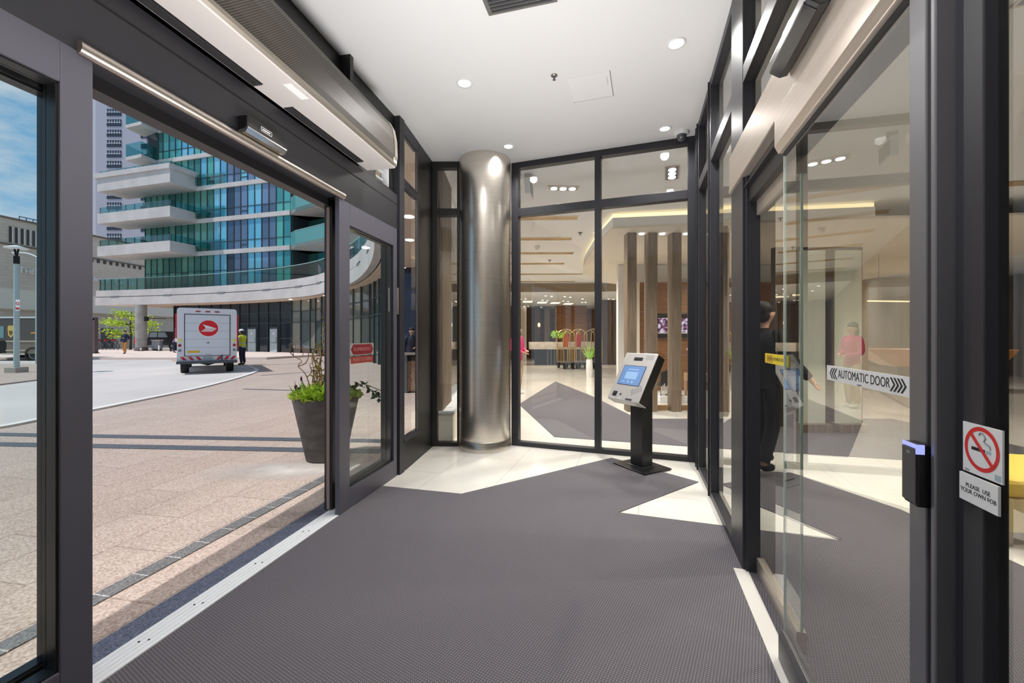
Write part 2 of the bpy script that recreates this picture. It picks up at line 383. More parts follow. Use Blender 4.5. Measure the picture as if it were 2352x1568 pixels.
# roadway with its kerb, the lamp island and the far pavement
rd = [gp(-400, 1040), gp(-60, 988), gp(0, 980), gp(100, 960), gp(212, 940), gp(300, 922), gp(400, 902), gp(480, 884), gp(560, 862), gp(585, 850), gp(560, 841)]
far = [(-19.5, 24.0), (-21.0, 25.8), (-60, 25.9)]
rm = MB(); rm.prism(rd+far+[(-60, 5)], -0.05, 0.006)
tag(rm.build('road', M_road), 'pale grey driveway curving past the entrance', 'road', kind='structure')
M_kerb = pbr('kerb_stone', rgb(226, 222, 218), 0.8)
km = MB(); km.band(smooth_line(rd, 4), -0.16, -0.05, 0.03)
tag(km.build('kerb', M_kerb), 'thin pale kerb line between the paving and the driveway', 'kerb', kind='structure')
im = MB(); im.prism([gp(150, 846), gp(146, 862), gp(97, 873), gp(-20, 888), gp(-300, 905), gp(-300, 838), gp(97, 837)], -0.05, 0.05)
tag(im.build('island_pavement', M_pave), 'raised pink paved island around the lamp post', 'island', kind='structure')
fm = MB(); fm.prism([(-60, 26.0), (-21.0, 26.0), (-15.5, 26.4), (-14, 31.5), (-22, 37), (-33, 41), (-60, 46)], -0.05, 0.13)
M_pave2 = noisy('far_pavers', rgb(222, 202, 192), rgb(232, 214, 204), 0.6, 0.9)
tag(fm.build('far_pavement', M_pave2), 'pink pavement across the driveway below the glass tower', 'pavement', kind='structure')

# ---------------------------------------------------------------- street wall with the open sliding door
D1 = empty('door_1', LO, AL, 'black-framed automatic sliding door standing open to the forecourt', 'sliding door', kind='structure')
th = MB()
for k in range(5): th.box(-1.5, 3.55, -0.135+0.027*k, -0.135+0.027*k+0.023, 0.0, 0.012)
th.box(-1.5, 3.55, -0.135, 0, -0.02, 0.008)
part('threshold', th, pbr('pale_aluminium', rgb(240, 240, 241), 0.5, 0.0), D1, label='ribbed bright aluminium door threshold')
for t in (1.95, 2.22, 2.62, 3.05):
    m = MB(); m.lathe([(0.005, 0.0115), (0.005, 0.0135)], 10, (t, -0.052)); m.lathe([(0.005, 0.0115), (0.005, 0.0135)], 10, (t+0.02, -0.083)); part('screw', m, M_black, D1)
hd = MB(); hd.box(-1.5, 4.36, -0.14, 0.0, 2.50, 2.84); part('header', hd, M_header, D1, 0.004)
tk = MB(); tk.box(1.6, 3.55, -0.03, 0.06, 2.44, 2.52); tk.box(1.6, 3.55, 0.0, 0.07, 2.50, 2.84); part('track', tk, M_frame_b, D1)
lp = MB(); lp.profile([(-0.14+0.028*math.cos(a)*1.0-0.0, 2.515+0.028*math.sin(a)) for a in [PI/2+PI*k/8 for k in range(9)]], 1.66, 3.40, smooth=True); part('header_lip', lp, M_lip, D1, label='satin rounded header edge')
gr = MB(); gr.box(-1.5, 4.36, -0.142, -0.139, 2.735, 2.745); gr.box(3.36, 4.36, -0.142, -0.139, 2.49, 2.497); part('groove', gr, M_blackmat, D1)
bk = MB(); bk.box(-1.5, 3.98, -0.10, 0.0, 2.84, CEIL); bk.box(3.98, 4.36, -0.10, 0, 3.2, CEIL); bk.box(3.98, 4.36, -0.10, 0, 2.84, 2.88); bk.box(4.29, 4.36, -0.10, 0, 2.88, 3.2); part('bulkhead', bk, M_frame_b, D1)
tp = MB(); tp.box(3.98, 4.29, -0.05, -0.04, 2.88, 3.2); part('pane', tp, M_glass_out, D1, label='small transom pane above the sidelight')
tr = MB()
for z in (2.96, 3.04, 3.12): tr.box(3.98, 4.29, -0.02, 0.0, z, z+0.018)
tr.box(3.98, 4.0, -0.07, 0.0, 2.88, 3.2); tr.box(4.27, 4.29, -0.07, 0.0, 2.88, 3.2)
part('transom_louvre', tr, M_white, D1)
jb = MB(); jb.box(4.35, 4.46, -0.16, 0.05, 0, CEIL); jb.box(4.33, 4.35, -0.10, 0.03, 0, 2.5); part('jamb', jb, M_frame, D1, 0.003)
def framed(parent, name, t0, t1, c0, c1, z0, z1, s0, s1, rb, rt, mat, gmat, cg, extra=None, bevel=0.003):
    """a glazed frame: two stiles, two rails, one pane"""
    f = MB(); f.box(t0, t0+s0, c0, c1, z0, z1); f.box(t1-s1, t1, c0, c1, z0, z1)
    f.box(t0+s0, t1-s1, c0, c1, z0, z0+rb); f.box(t0+s0, t1-s1, c0, c1, z1-rt, z1)
    fo = part(name, f, mat, parent, bevel)
    b = MB(); g = 0.008
    b.box(t0+s0, t0+s0+g, c0+0.01, c1-0.01, z0+rb, z1-rt); b.box(t1-s1-g, t1-s1, c0+0.01, c1-0.01, z0+rb, z1-rt)
    b.box(t0+s0, t1-s1, c0+0.01, c1-0.01, z0+rb, z0+rb+g); b.box(t0+s0, t1-s1, c0+0.01, c1-0.01, z1-rt-g, z1-rt)
    part('gasket', b, M_black, fo)
    p = MB(); p.box(t0+s0+g, t1-s1-g, cg-0.006, cg, z0+rb+g, z1-rt-g); part('pane', p, gmat, fo)
    return fo
framed(D1, 'fixed_sidelight', 3.35, 4.33, -0.14, -0.103, 0, 2.50, 0.145, 0.07, 0.17, 0.19, M_stile, M_glass_out, -0.115)
framed(D1, 'fixed_sidelight', -0.6, 1.713, -0.14, -0.06, 0, 2.50, 0.104, 0.104, 0.155, 0.15, M_stile, M_glass_out, -0.08)
lf = framed(D1, 'sliding_leaf', 3.42, 4.40, -0.03, 0.04, 0.015, 2.46, 0.058, 0.07, 0.14, 0.12, M_frame_b, M_glass_out, 0.01)
lf2 = framed(D1, 'sliding_leaf', 0.72, 1.70, -0.03, 0.04, 0.015, 2.46, 0.07, 0.05, 0.14, 0.12, M_frame_b, M_glass_out, 0.01)
es = MB(); es.box(3.410, 3.420, -0.012, 0.014, 0.02, 2.45); part('brush_seal', es, pbr('brush_seal', rgb(150, 130, 124), 0.9), lf)
# safety decals on the glass of the open leaf
dk = MB(); dk.prism([(-0.19, 0), (-0.15, 0.045), (0.15, 0.045), (0.19, 0), (0.15, -0.045), (-0.15, -0.045)], -0.001, 0.001, Matrix.Translation((3.92, -0.002, 1.29)) @ Matrix.Rotation(PI/2, 4, 'X'))
db = MB(); db.box(3.72, 4.12, -0.001, 0.0, 1.235, 1.345)
d0 = part('decal', db, pbr('decal_grey', rgb(176, 172, 170), 0.5), lf, label='white decal with a red double arrow'); d1 = part('red_arrow', dk, pbr('decal_red', rgb(150, 28, 42), 0.5), d0)
text('lettering', 'IN EMERGENCY', 0.043, pbr('decal_ink', rgb(206, 150, 152), 0.5), d0, (3.92, -0.004, 1.29), (PI/2, 0, 0), 0.0003)
db = MB(); db.box(3.73, 4.11, -0.0025, 0.0, 1.165, 1.225)
d2 = part('decal', db, pbr('decal_orange_red', rgb(176, 58, 50), 0.5), lf, label='plain red decal strip below the arrow'); text('lettering', 'PUSH TO OPEN', 0.045, MATS['decal_ink'], d2, (3.92, -0.003, 1.195), (PI/2, 0, 0), 0.0003)
jp = MB(); jp.box(4.334, 4.35, -0.15, -0.085, 1.63, 1.90); sp = part('switch_plate', jp, M_alu, D1, 0.004, label='pale key switch plate')
jp = MB(); jp.box(4.329, 4.334, -0.135, -0.10, 1.86, 1.885); part('switch', jp, M_black, sp)
jp = MB(); jp.box(4.325, 4.33, -0.06, -0.05, 1.66, 1.90); part('wiring_channel', jp, M_alu, D1)

# angled window between the door and the column
A_, B_ = Vector((-1.13, 4.34)), Vector((-1.02, 5.355)); a1 = math.atan2(B_.y-A_.y, B_.x-A_.x); l1 = (B_-A_).length
W1 = empty('window_1', (A_.x, A_.y, 0), a1, 'narrow angled window with a dark sill panel beside the sliding door', 'window', kind='structure')
f = MB(); f.box(0, l1, 0, 0.12, 0, 0.30); part('sill_panel', f, M_frame_b, W1, 0.004)
f = MB(); f.box(0, 0.50, -0.02, 0.05, 0.30, 0.33); part('sill', f, M_frame, W1, 0.003)
f = MB(); f.box(0, 0.025, 0, 0.05, 0.33, CEIL); f.box(0.45, 0.50, 0, 0.03, 0.33, CEIL); f.box(0.025, 0.45, 0, 0.05, 2.97, 3.06); f.box(0.025, 0.45, 0, 0.05, 3.52, CEIL); part('window_frame', f, M_frame, W1, 0.003)
f = MB(); f.box(0.50, l1+0.04, 0.0, 0.03, 0.30, CEIL); part('corner_panel', f, M_frame_b, W1, 0.004)
f = MB(); f.box(0.05, 0.45, 0.002, 0.01, 3.056, 3.062); f.box(0.442, 0.45, 0.002, 0.01, 0.33, 3.52); part('gasket', f, M_lip, W1)
for z0, z1 in ((0.33, 2.97), (3.06, 3.52)):
    f = MB(); f.box(0.025, 0.442, 0.012, 0.020, z0, z1); part('pane', f, M_glass_out, W1)
# small window left of the column
W2 = empty('window_2', (-1.05, 5.355, 0), 0, 'slim two-pane window squeezed left of the round column', 'window', kind='structure')
f = MB(); f.box(0, 0.09, 0, 0.10, 0, CEIL); f.box(0.345, 0.40, 0, 0.10, 0, CEIL)
for z0, z1 in ((0, 0.05), (2.96, 3.05), (3.57, CEIL)): f.box(0.09, 0.345, 0, 0.10, z0, z1)
part('window_frame', f, M_frame_b, W2, 0.003)
for z0, z1 in ((0.05, 2.96), (3.05, 3.57)):
    f = MB(); f.box(0.09, 0.345, 0.05, 0.058, z0, z1); part('pane', f, M_glass, W2)
# end wall glazing
W3 = empty('window_3', BO, AB, 'dark-framed glazed partition with two wide bays behind the kiosk', 'glass partition', kind='structure')
f = MB(); f.box(-0.07, 0.025, 0, 0.10, 0, CEIL); f.box(1.0, 1.075, 0, 0.10, 0, CEIL); f.box(2.04, 2.14, 0, 0.10, 0, CEIL)
for x0, x1 in ((0.025, 1.0), (1.075, 2.04)):
    for z0, z1 in ((0, 0.055), (2.955, 3.055), (3.575, CEIL)): f.box(x0, x1, 0, 0.10, z0, z1)
part('window_frame', f, M_frame, W3, 0.003)
for x0, x1 in ((0.025, 1.0), (1.075, 2.04)):
    for z0, z1 in ((0.055, 2.955), (3.055, 3.575)):
        p = MB(); p.box(x0, x1, 0.045, 0.053, z0, z1); part('pane', p, M_glass, W3)
# lobby wall: two narrow bays, sliding door, near sidelight
W4 = empty('window_4', RO, AR, 'two narrow floor-to-ceiling glazed bays between the corner and the lobby door', 'glass partition', kind='structure')
f = MB(); f.box(4.53, 4.86, -0.07, 0, 0, CEIL); f.box(3.79, 3.94, -0.07, 0, 0, CEIL)
for t0, t1 in ((2.94, 3.79), (3.94, 4.53)):
    for z0, z1 in ((0, 0.055), (2.925, 3.03), (3.58, CEIL)): f.box(t0, t1, -0.07, -0.002, z0, z1)
f.box(4.60, 4.62, 0, 0.012, 0, CEIL); f.box(4.70, 4.72, 0, 0.012, 0, CEIL); f.box(3.85, 3.865, 0, 0.012, 0, CEIL)
part('window_frame', f, M_frame, W4, 0.003)
for t0, t1 in ((2.94, 3.79), (3.94, 4.53)):
    for z0, z1 in ((0.055, 2.925), (3.03, 3.58)):
        p = MB(); p.box(t0, t1, -0.058, -0.05, z0, z1); part('pane', p, M_glass_r, W4)
D2 = empty('door_2', RO, AR, 'closed glass sliding door to the lobby with brushed metal header', 'sliding door', kind='structure')
f = MB(); f.box(2.62, 2.94, -0.07, 0.0, 0, CEIL); f.box(2.60, 2.62, -0.09, -0.015, 0, 2.36); part('jamb', f, M_frame, D2, 0.003)
f = MB(); f.box(0.78, 2.62, -0.07, -0.002, 2.925, 3.03); f.box(0.78, 2.62, -0.07, -0.002, 3.58, CEIL); part('transom_frame', f, M_frame_b, D2, 0.003)
for z0, z1 in ((2.60, 2.925), (3.03, 3.58)):
    p = MB(); p.box(0.85, 2.62, -0.058, -0.05, z0, z1); part('pane', p, M_glass_r, D2)
f = MB(); f.box(0.78, 2.93, -0.12, 0.015, 2.39, 2.60); f.box(0.78, 2.93, -0.12, 0.018, 2.36, 2.39); part('header', f, M_alu, D2, 0.004)
f = MB(); f.box(0.78, 2.62, -0.11, -0.03, 2.20, 2.36); f.box(1.88, 2.62, -0.03, -0.005, 2.29, 2.30); part('track', f, M_frame_b, D2)
fx = MB(); fx.box(1.95, 2.60, -0.095, -0.087, 0.10, 2.12); fp = part('fixed_panel', fx, M_glass_r, D2)
fx = MB(); fx.box(1.95, 2.60, -0.11, -0.07, 2.12, 2.22); part('panel_rail', fx, M_alu, fp)
fx = MB(); fx.box(1.95, 2.60, -0.11, -0.07, 0.0, 0.10); part('panel_rail', fx, M_alu, fp)
fx = MB(); fx.box(1.95, 1.956, -0.096, -0.086, 0.10, 2.12); part('glass_edge', fx, pbr('glass_edge', rgb(206, 222, 212), 0.2), fp)
lf = MB(); lf.box(1.005, 1.88, -0.010, -0.002, 0.14, 2.19); leaf = part('sliding_leaf', lf, M_glass_r, D2)
lf = MB(); lf.profile([(-0.03, 2.19), (0.02, 2.19), (0.035, 2.22), (0.035, 2.345), (-0.03, 2.345)], 0.95, 1.88); part('top_rail', lf, M_alu, leaf, 0.002)
lf = MB(); lf.box(1.0, 1.87, -0.016, 0.004, 2.175, 2.192); part('gasket', lf, M_blackmat, leaf)
lf = MB(); lf.profile([(-0.03, 0.015), (0.02, 0.015), (0.02, 0.12), (0.005, 0.14), (-0.03, 0.14)], 0.95, 1.88); part('bottom_rail', lf, pbr('grey_rail', rgb(92, 90, 92), 0.35, 0.4), leaf, 0.002)
lf = MB(); lf.box(0.943, 1.002, -0.03, 0.003, 0.14, 2.19); part('stile', lf, pbr('grey_stile', rgb(122, 121, 126), 0.35, 0.5), leaf, 0.003)
lf = MB(); lf.box(1.879, 1.884, -0.011, -0.001, 0.14, 2.19); part('glass_edge', lf, MATS['glass_edge'], leaf)
f = MB(); f.box(0.895, 0.943, -0.06, -0.03, 0, 2.36); f.box(0.87, 0.895, -0.055, -0.02, 0, 2.6); part('post', f, M_frame, D2, 0.003)
f = MB(); f.box(0.897, 0.912, -0.06, 0.012, 0, 2.36); part('weather_strip', f, MATS['grey_stile'], D2, 0.003)
f = MB(); f.box(0.862, 0.87, -0.05, -0.02, 0, CEIL); part('gasket', f, M_blackmat, D2)
f = MB(); f.box(0.81, 0.862, -0.05, -0.012, 0, CEIL); part('post', f, M_frame, D2, 0.003)
f = MB(); f.box(0.86, 2.62, -0.10, -0.03, -0.01, 0.006); f.box(0.86, 2.62, -0.028, 0.05, -0.01, 0.010); part('threshold', f, pbr('cream_aluminium', rgb(206, 202, 196), 0.5), D2)
W5 = empty('window_5', RO, AR, 'large glass sidelight nearest the camera beside the lobby door', 'window', kind='structure')
f = MB(); f.box(-2.3, 0.81, -0.07, -0.012, 0, 0.06); f.box(-2.3, 0.81, -0.07, -0.012, 3.58, CEIL); f.box(-0.75, -0.68, -0.11, -0.012, 0.06, 3.58); part('window_frame', f, M_frame, W5, 0.003)
f = MB(); f.box(-0.68, 0.81, -0.042, -0.034, 0.06, 3.58); part('pane', f, M_glass_r, W5)
f = MB(); f.box(-2.2, -0.75, -0.06, -0.052, 0.06, 3.58); part('pane', f, M_glass_r, W5)
# wall behind the camera
f = MB(); a_, b_ = Lw(-1.9, -0.1), Rw(-1.75, 0.0); f.band([a_, b_], -0.15, 0, CEIL)
tag(f.build('wall_near', M_cream), 'plain cream wall closing the vestibule behind the viewpoint', 'wall', kind='structure')

# round steel column
C1 = empty('round_column', (-0.345, 5.35, 0), 0, 'thick round brushed metal column standing in the vestibule corner', 'column')
m = MB(); m.lathe([(0.327, 0.13), (0.327, CEIL)], 64); part('shaft', m, M_steel, C1)
m = MB(); m.lathe([(0.331, 0.0), (0.331, 0.122), (0.327, 0.127)], 64); part('base_ring', m, M_steel, C1)
bs = bsdf(M_steel); bs.inputs['Roughness'].default_value = 0.28; bs.inputs['Anisotropic'].default_value = 0.45; bs.inputs['Anisotropic Rotation'].default_value = 0.0
tg = N(M_steel, 'Tangent', direction_type='RADIAL', axis='Z'); L(M_steel, tg.outputs[0], bs.inputs['Tangent'])
# ================================================================ things in the vestibule
# air curtain over the street door
AC = empty('air_curtain', (LO.x, LO.y, 0), AL, 'long perforated metal air curtain mounted above the open street door', 'air curtain')
T0, T1 = 0.2, 3.76
prof = [(-0.142, 2.86), (-0.40, 2.86)]
front = [(-0.415, 2.875), (-0.425, 2.95), (-0.42, 3.08), (-0.40, 3.18), (-0.36, 3.25), (-0.31, 3.28)]
M_mesh = pbr('perforated_metal', rgb(150, 140, 126), 0.5, 0.2)
tc = N(M_mesh, 'TexCoord'); vo = N(M_mesh, 'TexVoronoi', Scale=100.0, Randomness=0.0); mp = N(M_mesh, 'Mapping'); mp.inputs['Scale'].default_value = (1, 0.0, 1.0); mp.inputs['Rotation'].default_value = (0, 0.785, 0)
L(M_mesh, tc.outputs['Object'], mp.inputs[0]); L(M_mesh, mp.outputs[0], vo.inputs['Vector'])
cr = N(M_mesh, 'ValToRGB'); cr.color_ramp.elements[0].color = rgb(18, 17, 16); cr.color_ramp.elements[1].color = rgb(98, 90, 79)
cr.color_ramp.elements[0].position = 0.40; cr.color_ramp.elements[1].position = 0.46
L(M_mesh, vo.outputs['Distance'], cr.inputs[0]); L(M_mesh, cr.outputs[0], bsdf(M_mesh).inputs['Base Color'])
m = MB(); m.profile([(-0.142, 2.86), (-0.40, 2.86), (-0.41, 2.87), (-0.142, 2.872)], T0, T1); part('bottom_panel', m, pbr('offwhite_metal', rgb(206, 199, 196), 0.35), AC)
m = MB(); m.profile([(-0.142, 2.872), (-0.41, 2.872)]+front+[(-0.142, 3.28)], T0, T1-0.05); part('perforated_cover', m, M_mesh, AC)
m = MB(); m.profile([(-0.142, 2.872), (-0.412, 2.872)]+[(y-0.004, z) for y, z in front]+[(-0.142, 3.284)], T1-0.05, T1); part('end_cap', m, pbr('cap_metal', rgb(150, 142, 132), 0.35, 0.6), AC, label='smooth curved end cap')
m = MB(); m.profile([(y-0.002, z) for y, z in [(-0.405, 2.866), (-0.418, 2.88), (-0.422, 2.90), (-0.40, 2.90)]], T0, T1-0.05); part('front_edge', m, MATS['cap_metal'], AC)
for t0, t1 in ((0.4, 2.50), (2.74, 3.58)):
    m = MB(); m.box(t0, t1, -0.215, -0.15, 2.8585, 2.861); lo = part('outlet_louvre', m, M_blackmat, AC)
    m = MB()
    for k in range(5): m.box(t0, t1, -0.205+0.012*k, -0.201+0.012*k, 2.853, 2.8585)
    part('louvre_blades', m, pbr('louvre_grey', rgb(58, 56, 58), 0.5), lo)
m = MB(); m.box(2.52, 2.68, -0.375, -0.325, 2.858, 2.86); part('label_plate', m, M_signw, AC)
m = MB(); m.box(T1-0.06, T1-0.01, -0.424, -0.42, 2.89, 2.93); part('rating_label', m, M_signw, AC)
for t in (2.0, 3.42):
    m = MB(); m.box(t, t+0.045, -0.19, -0.10, 3.28, CEIL); part('hanger', m, M_frame_b, AC)
# motion sensor above the street door
MS = empty('motion_sensor', Lw(2.55, -0.14)+(2.59,), AL, 'dark motion sensor box with a silver lower edge above the street door', 'sensor')
m = MB(); m.profile([(0, -0.035), (-0.045, -0.035), (-0.06, -0.015), (-0.06, 0.045), (0, 0.045)], -0.15, 0.15); part('housing', m, M_black, MS, 0.004)
m = MB(); m.profile([(-0.002, -0.05), (-0.05, -0.05), (-0.066, -0.026), (-0.064, -0.018), (-0.002, -0.036)], -0.15, 0.15); part('silver_edge', m, M_chrome, MS)
m = MB()
for b in ((-0.05, 0.03, 0.004, 0.007), (-0.05, 0.03, 0.027, 0.03), (-0.05, -0.047, 0.004, 0.03), (0.03, 0.033, 0.008, 0.026), (-0.04, 0.018, 0.013, 0.021)): m.box(b[0], b[1], -0.0612, -0.06, b[2], b[3])
part('emblem', m, M_signw, MS)
# motion sensor above the lobby door
MS = empty('motion_sensor', Rw(1.57, 0.018)+(2.50,), AR, 'long black motion sensor bar on the metal header of the lobby door', 'sensor')
m = MB(); m.profile([(0, -0.04), (0.03, -0.045), (0.065, -0.02), (0.065, 0.03), (0.04, 0.05), (0, 0.05)], -0.2, 0.2); part('housing', m, M_black, MS, 0.004)
m = MB(); m.profile([(0.031, -0.047), (0.067, -0.021), (0.067, -0.012), (0.03, -0.04)], -0.18, 0.19); part('lens_strip', m, pbr('dark_gloss', rgb(40, 40, 44), 0.08), MS)
# card reader
CR = empty('card_reader', Rw(0.945, 0.004)+(1.105,), AR, 'small black card reader with a blue glowing top edge on the lobby door stile', 'card reader')
m = MB(); m.box(-0.024, 0.024, 0, 0.026, -0.068, 0.066); part('housing', m, M_black, CR, 0.004)
m = MB(); m.box(-0.0235, 0.0235, 0.0255, 0.029, -0.062, 0.056); part('face', m, pbr('dark_grey_face', rgb(72, 70, 72), 0.5), CR, 0.003)
m = MB(); m.box(-0.0235, 0.0235, 0.0255, 0.0285, 0.057, 0.066); m.box(-0.0245, -0.022, 0.012, 0.028, 0.045, 0.066); part('light_bar', m, emit('blue_glow', (0.32, 0.36, 1.0, 1), 1.3), CR, 0.002)
m = MB(); m.box(-0.006, 0.006, 0.029, 0.0294, 0.042, 0.048); part('logo', m, pbr('mid_grey', rgb(130, 130, 132), 0.5), CR)
# signs on the lobby door
SG = empty('automatic_door_sign', Rw(1.222, 0.0)+(1.284,), AR, 'white AUTOMATIC DOOR strip sign with chevrons on the lobby door glass', 'sign')
m = MB(); m.box(-0.218, 0.222, -0.002, 0.001, -0.0235, 0.0235); part('board', m, M_signw, SG)
text('lettering', 'AUTOMATIC DOOR', 0.036, M_ink, SG, (0.0, 0.0012, 0.001), (PI/2, 0, PI), 0.0003, 0.86)
for s in (1, -1):
    for k in range(4 if s < 0 else 3):
        x = s*0.155+s*0.015*k; m = MB(); d = 0.008*s; w = 0.007
        pts = [(x-d, -0.017), (x-d+w, -0.017), (x+d+w, 0.0), (x-d+w, 0.017), (x-d, 0.017), (x+d, 0.0)]
        m.prism(pts, -0.0016, -0.001, Matrix(((1,0,0,0),(0,0,-1,0),(0,1,0,0),(0,0,0,1)))); part('chevron', m, M_ink, SG)
text('lettering', 'approved', 0.006, M_ink, SG, (0.01, 0.0012, -0.0195), (PI/2, 0, PI), 0.0002)
SG = empty('caution_sign', Rw(2.29, -0.084)+(1.284,), AR, 'yellow CAUTION AUTOMATIC DOOR decal on the fixed glass left of the white strip', 'sign')
m = MB(); m.box(-0.19, 0.19, -0.002, 0.001, -0.026, 0.026); part('board', m, M_yellow, SG)
text('lettering', 'CAUTION  AUTOMATIC DOOR', 0.024, M_ink, SG, (0, 0.0012, 0), (PI/2, 0, PI), 0.0003, 0.85)
m = MB(); m.box(0.05, 0.16, 0.001, 0.0012, -0.02, 0.02); part('red_panel', m, pbr('ochre', rgb(206, 160, 40), 0.5), SG)
SG = empty('no_smoking_sign', Rw(0.806, -0.008)+(1.190,), AR, 'square white no-smoking sign with red ring at the near door post', 'sign')
m = MB(); m.box(-0.046, 0.046, -0.002, 0.001, -0.047, 0.047); part('board', m, M_signw, SG)
m = MB(); n = 48; vs = []; fs = []
for k in range(n):
    a = 2*PI*k/n
    for r in (0.0335, 0.041): vs += [(r*math.cos(a), 0.0014, 0.003+r*math.sin(a))]
for k in range(n): fs.append((2*k, 2*k+1, (2*(k+1) % (2*n))+1, 2*(k+1) % (2*n)))
m.add(vs, fs)
m.box(-0.037, 0.037, 0.0016, 0.002, -0.0033, 0.0033, Matrix.Translation((0, 0, 0.003)) @ Matrix.Rotation(math.radians(-45), 4, 'Y'))
part('prohibition_ring', m, pbr('sign_red', rgb(222, 40, 38), 0.45), SG)
m = MB(); m.box(-0.008, 0.024, 0.0010, 0.0013, -0.002, 0.004); m2 = MB(); m2.box(-0.022, -0.010, 0.0010, 0.0013, -0.002, 0.004)
part('cigarette', m, M_ink, SG); part('ash_tip', m2, pbr('pale_blue', rgb(170, 190, 200), 0.5), SG)
m = MB(); m.tube([(-0.021, 0.0013, 0.006), (-0.02, 0.0013, 0.013), (-0.012, 0.0013, 0.016), (-0.006, 0.0013, 0.019), (-0.010, 0.0013, 0.025), (-0.005, 0.0013, 0.033), (0.003, 0.0013, 0.033), (0.005, 0.0013, 0.028)], 0.0011, 6); part('smoke', m, MATS['mid_grey'], SG)
m = MB(); m.box(-0.044, -0.030, 0.001, 0.0012, -0.044, -0.033); part('seal_mark', m, MATS['pale_blue'], SG)
text('lettering', 'by-law', 0.005, MATS['mid_grey'], SG, (0.035, 0.0012, -0.043), (PI/2, 0, PI), 0.0002)
SG = empty('fob_notice', Rw(0.812, -0.007)+(1.112,), AR, 'small white PLEASE USE YOUR OWN FOB notice under the no-smoking sign', 'sign')
m = MB(); m.box(-0.046, 0.046, -0.002, 0.002, -0.026, 0.026); part('board', m, M_signw, SG)
text('lettering', 'PLEASE  USE\nYOUR OWN FOB', 0.011, M_ink, SG, (0, 0.0022, 0.0), (PI/2, 0, PI), 0.0002, 1.0)

# entry kiosk
KA = math.radians(-61.3)
K = empty('entry_kiosk', (1.40, 4.50, 0.0), KA, 'black pedestal intercom kiosk with a tilted brushed-steel touch panel', 'kiosk')
m = MB(); m.box(-0.23, 0.23, -0.20, 0.19, 0.007, 0.022); part('base_plate', m, pbr('kiosk_black', rgb(30, 30, 33), 0.32), K, 0.002)
m = MB(); m.box(-0.085, 0.085, -0.085, 0.065, 0.022, 0.98); part('post', m, MATS['kiosk_black'], K, 0.003)
m = MB(); m.box(-0.10, 0.10, -0.10, 0.08, 0.022, 0.03); part('post_collar', m, pbr('dark_steel', rgb(96, 98, 104), 0.3, 0.7), K, 0.002)
# head: local frame on the panel: X across, Y up the slope, Z out of the face
th_ = math.atan2(0.28, 0.48)
PM = Matrix.Translation((0.0, -0.145, 0.985)) @ Matrix.Rotation(PI/2-th_, 4, 'X')
m = MB(); m.box(-0.2235, 0.2235, -0.278, 0.278, -0.12, -0.012, PM); part('housing', m, M_black, K, 0.004)
M_kp = noisy('kiosk_panel', rgb(206, 202, 199), rgb(218, 215, 212), 5.0, 0.36, 0.45, (60, 60, 1))
m = MB(); m.box(-0.225, 0.225, -0.28, 0.28, -0.012, 0.0, PM); m.box(-0.225, 0.225, -0.282, -0.272, -0.122, -0.012, PM); pn = part('face_panel', m, M_kp, K, 0.003)
def pb(m, x0, x1, y0, y1, z0, z1): return m.box(-0.225+0.45*x0, -0.225+0.45*x1, 0.28-0.56*y1, 0.28-0.56*y0, z0, z1, PM)
m = MB(); pb(m, 0.125, 0.825, 0.275, 0.69, 0.0, 0.002); sb = part('screen_bezel', m, M_black, K)
M_scr = pbr('blue_screen', rgb(70, 100, 150), 0.15); b = bsdf(M_scr); b.inputs['Emission Color'].default_value = rgb(100, 136, 176); b.inputs['Emission Strength'].default_value = 0.75
m = MB(); pb(m, 0.14, 0.81, 0.285, 0.68, 0.002, 0.003); sc = part('screen', m, M_scr, sb)
M_scr2 = pbr('pale_screen', rgb(120, 150, 185), 0.15); b = bsdf(M_scr2); b.inputs['Emission Color'].default_value = rgb(118, 150, 184); b.inputs['Emission Strength'].default_value = 0.8
m = MB(); pb(m, 0.30, 0.64, 0.35, 0.37, 0.003, 0.0034); pb(m, 0.28, 0.66, 0.41, 0.56, 0.003, 0.0034); pb(m, 0.24, 0.34, 0.61, 0.63, 0.003, 0.0034); pb(m, 0.42, 0.47, 0.60, 0.64, 0.003, 0.0034); pb(m, 0.54, 0.60, 0.60, 0.64, 0.003, 0.0034); part('screen_graphics', m, M_scr2, sb)
m = MB(); pb(m, 0.34, 0.61, 0.095, 0.165, 0.0, 0.002); part('camera_window', m, M_black, K)
m = MB(); pb(m, 0.12, 0.25, 0.84, 0.935, 0.0, 0.004); part('fob_reader', m, M_black, K)
m = MB(); m.lathe([(0.012, 0.0), (0.012, 0.004)], 16, (-0.225+0.45*0.38, 0.28-0.56*0.89), PM); part('key_lock', m, MATS['dark_steel'], K)
m = MB(); pb(m, 0.36, 0.41, 0.955, 0.98, 0.0, 0.002); part('call_button', m, M_signw, K)
m = MB(); pb(m, 0.58, 0.78, 0.95, 0.985, 0.0, 0.001); part('name_plate', m, MATS['dark_steel'], K)
m = MB()
for k in range(9): m.box(-0.02+0.016*k, -0.016+0.016*k, -0.235, -0.165, 0.0, 0.0008, PM @ Matrix.Rotation(0.5, 4, 'Z') )
part('speaker_slots', m, MATS['mid_grey'], K)
m = MB()
for k in range(5): m.box(0.085, 0.19, 0.205+0.012*k, 0.208+0.012*k, 0, 0.0008, PM)
part('vent_slots', m, MATS['mid_grey'], K)

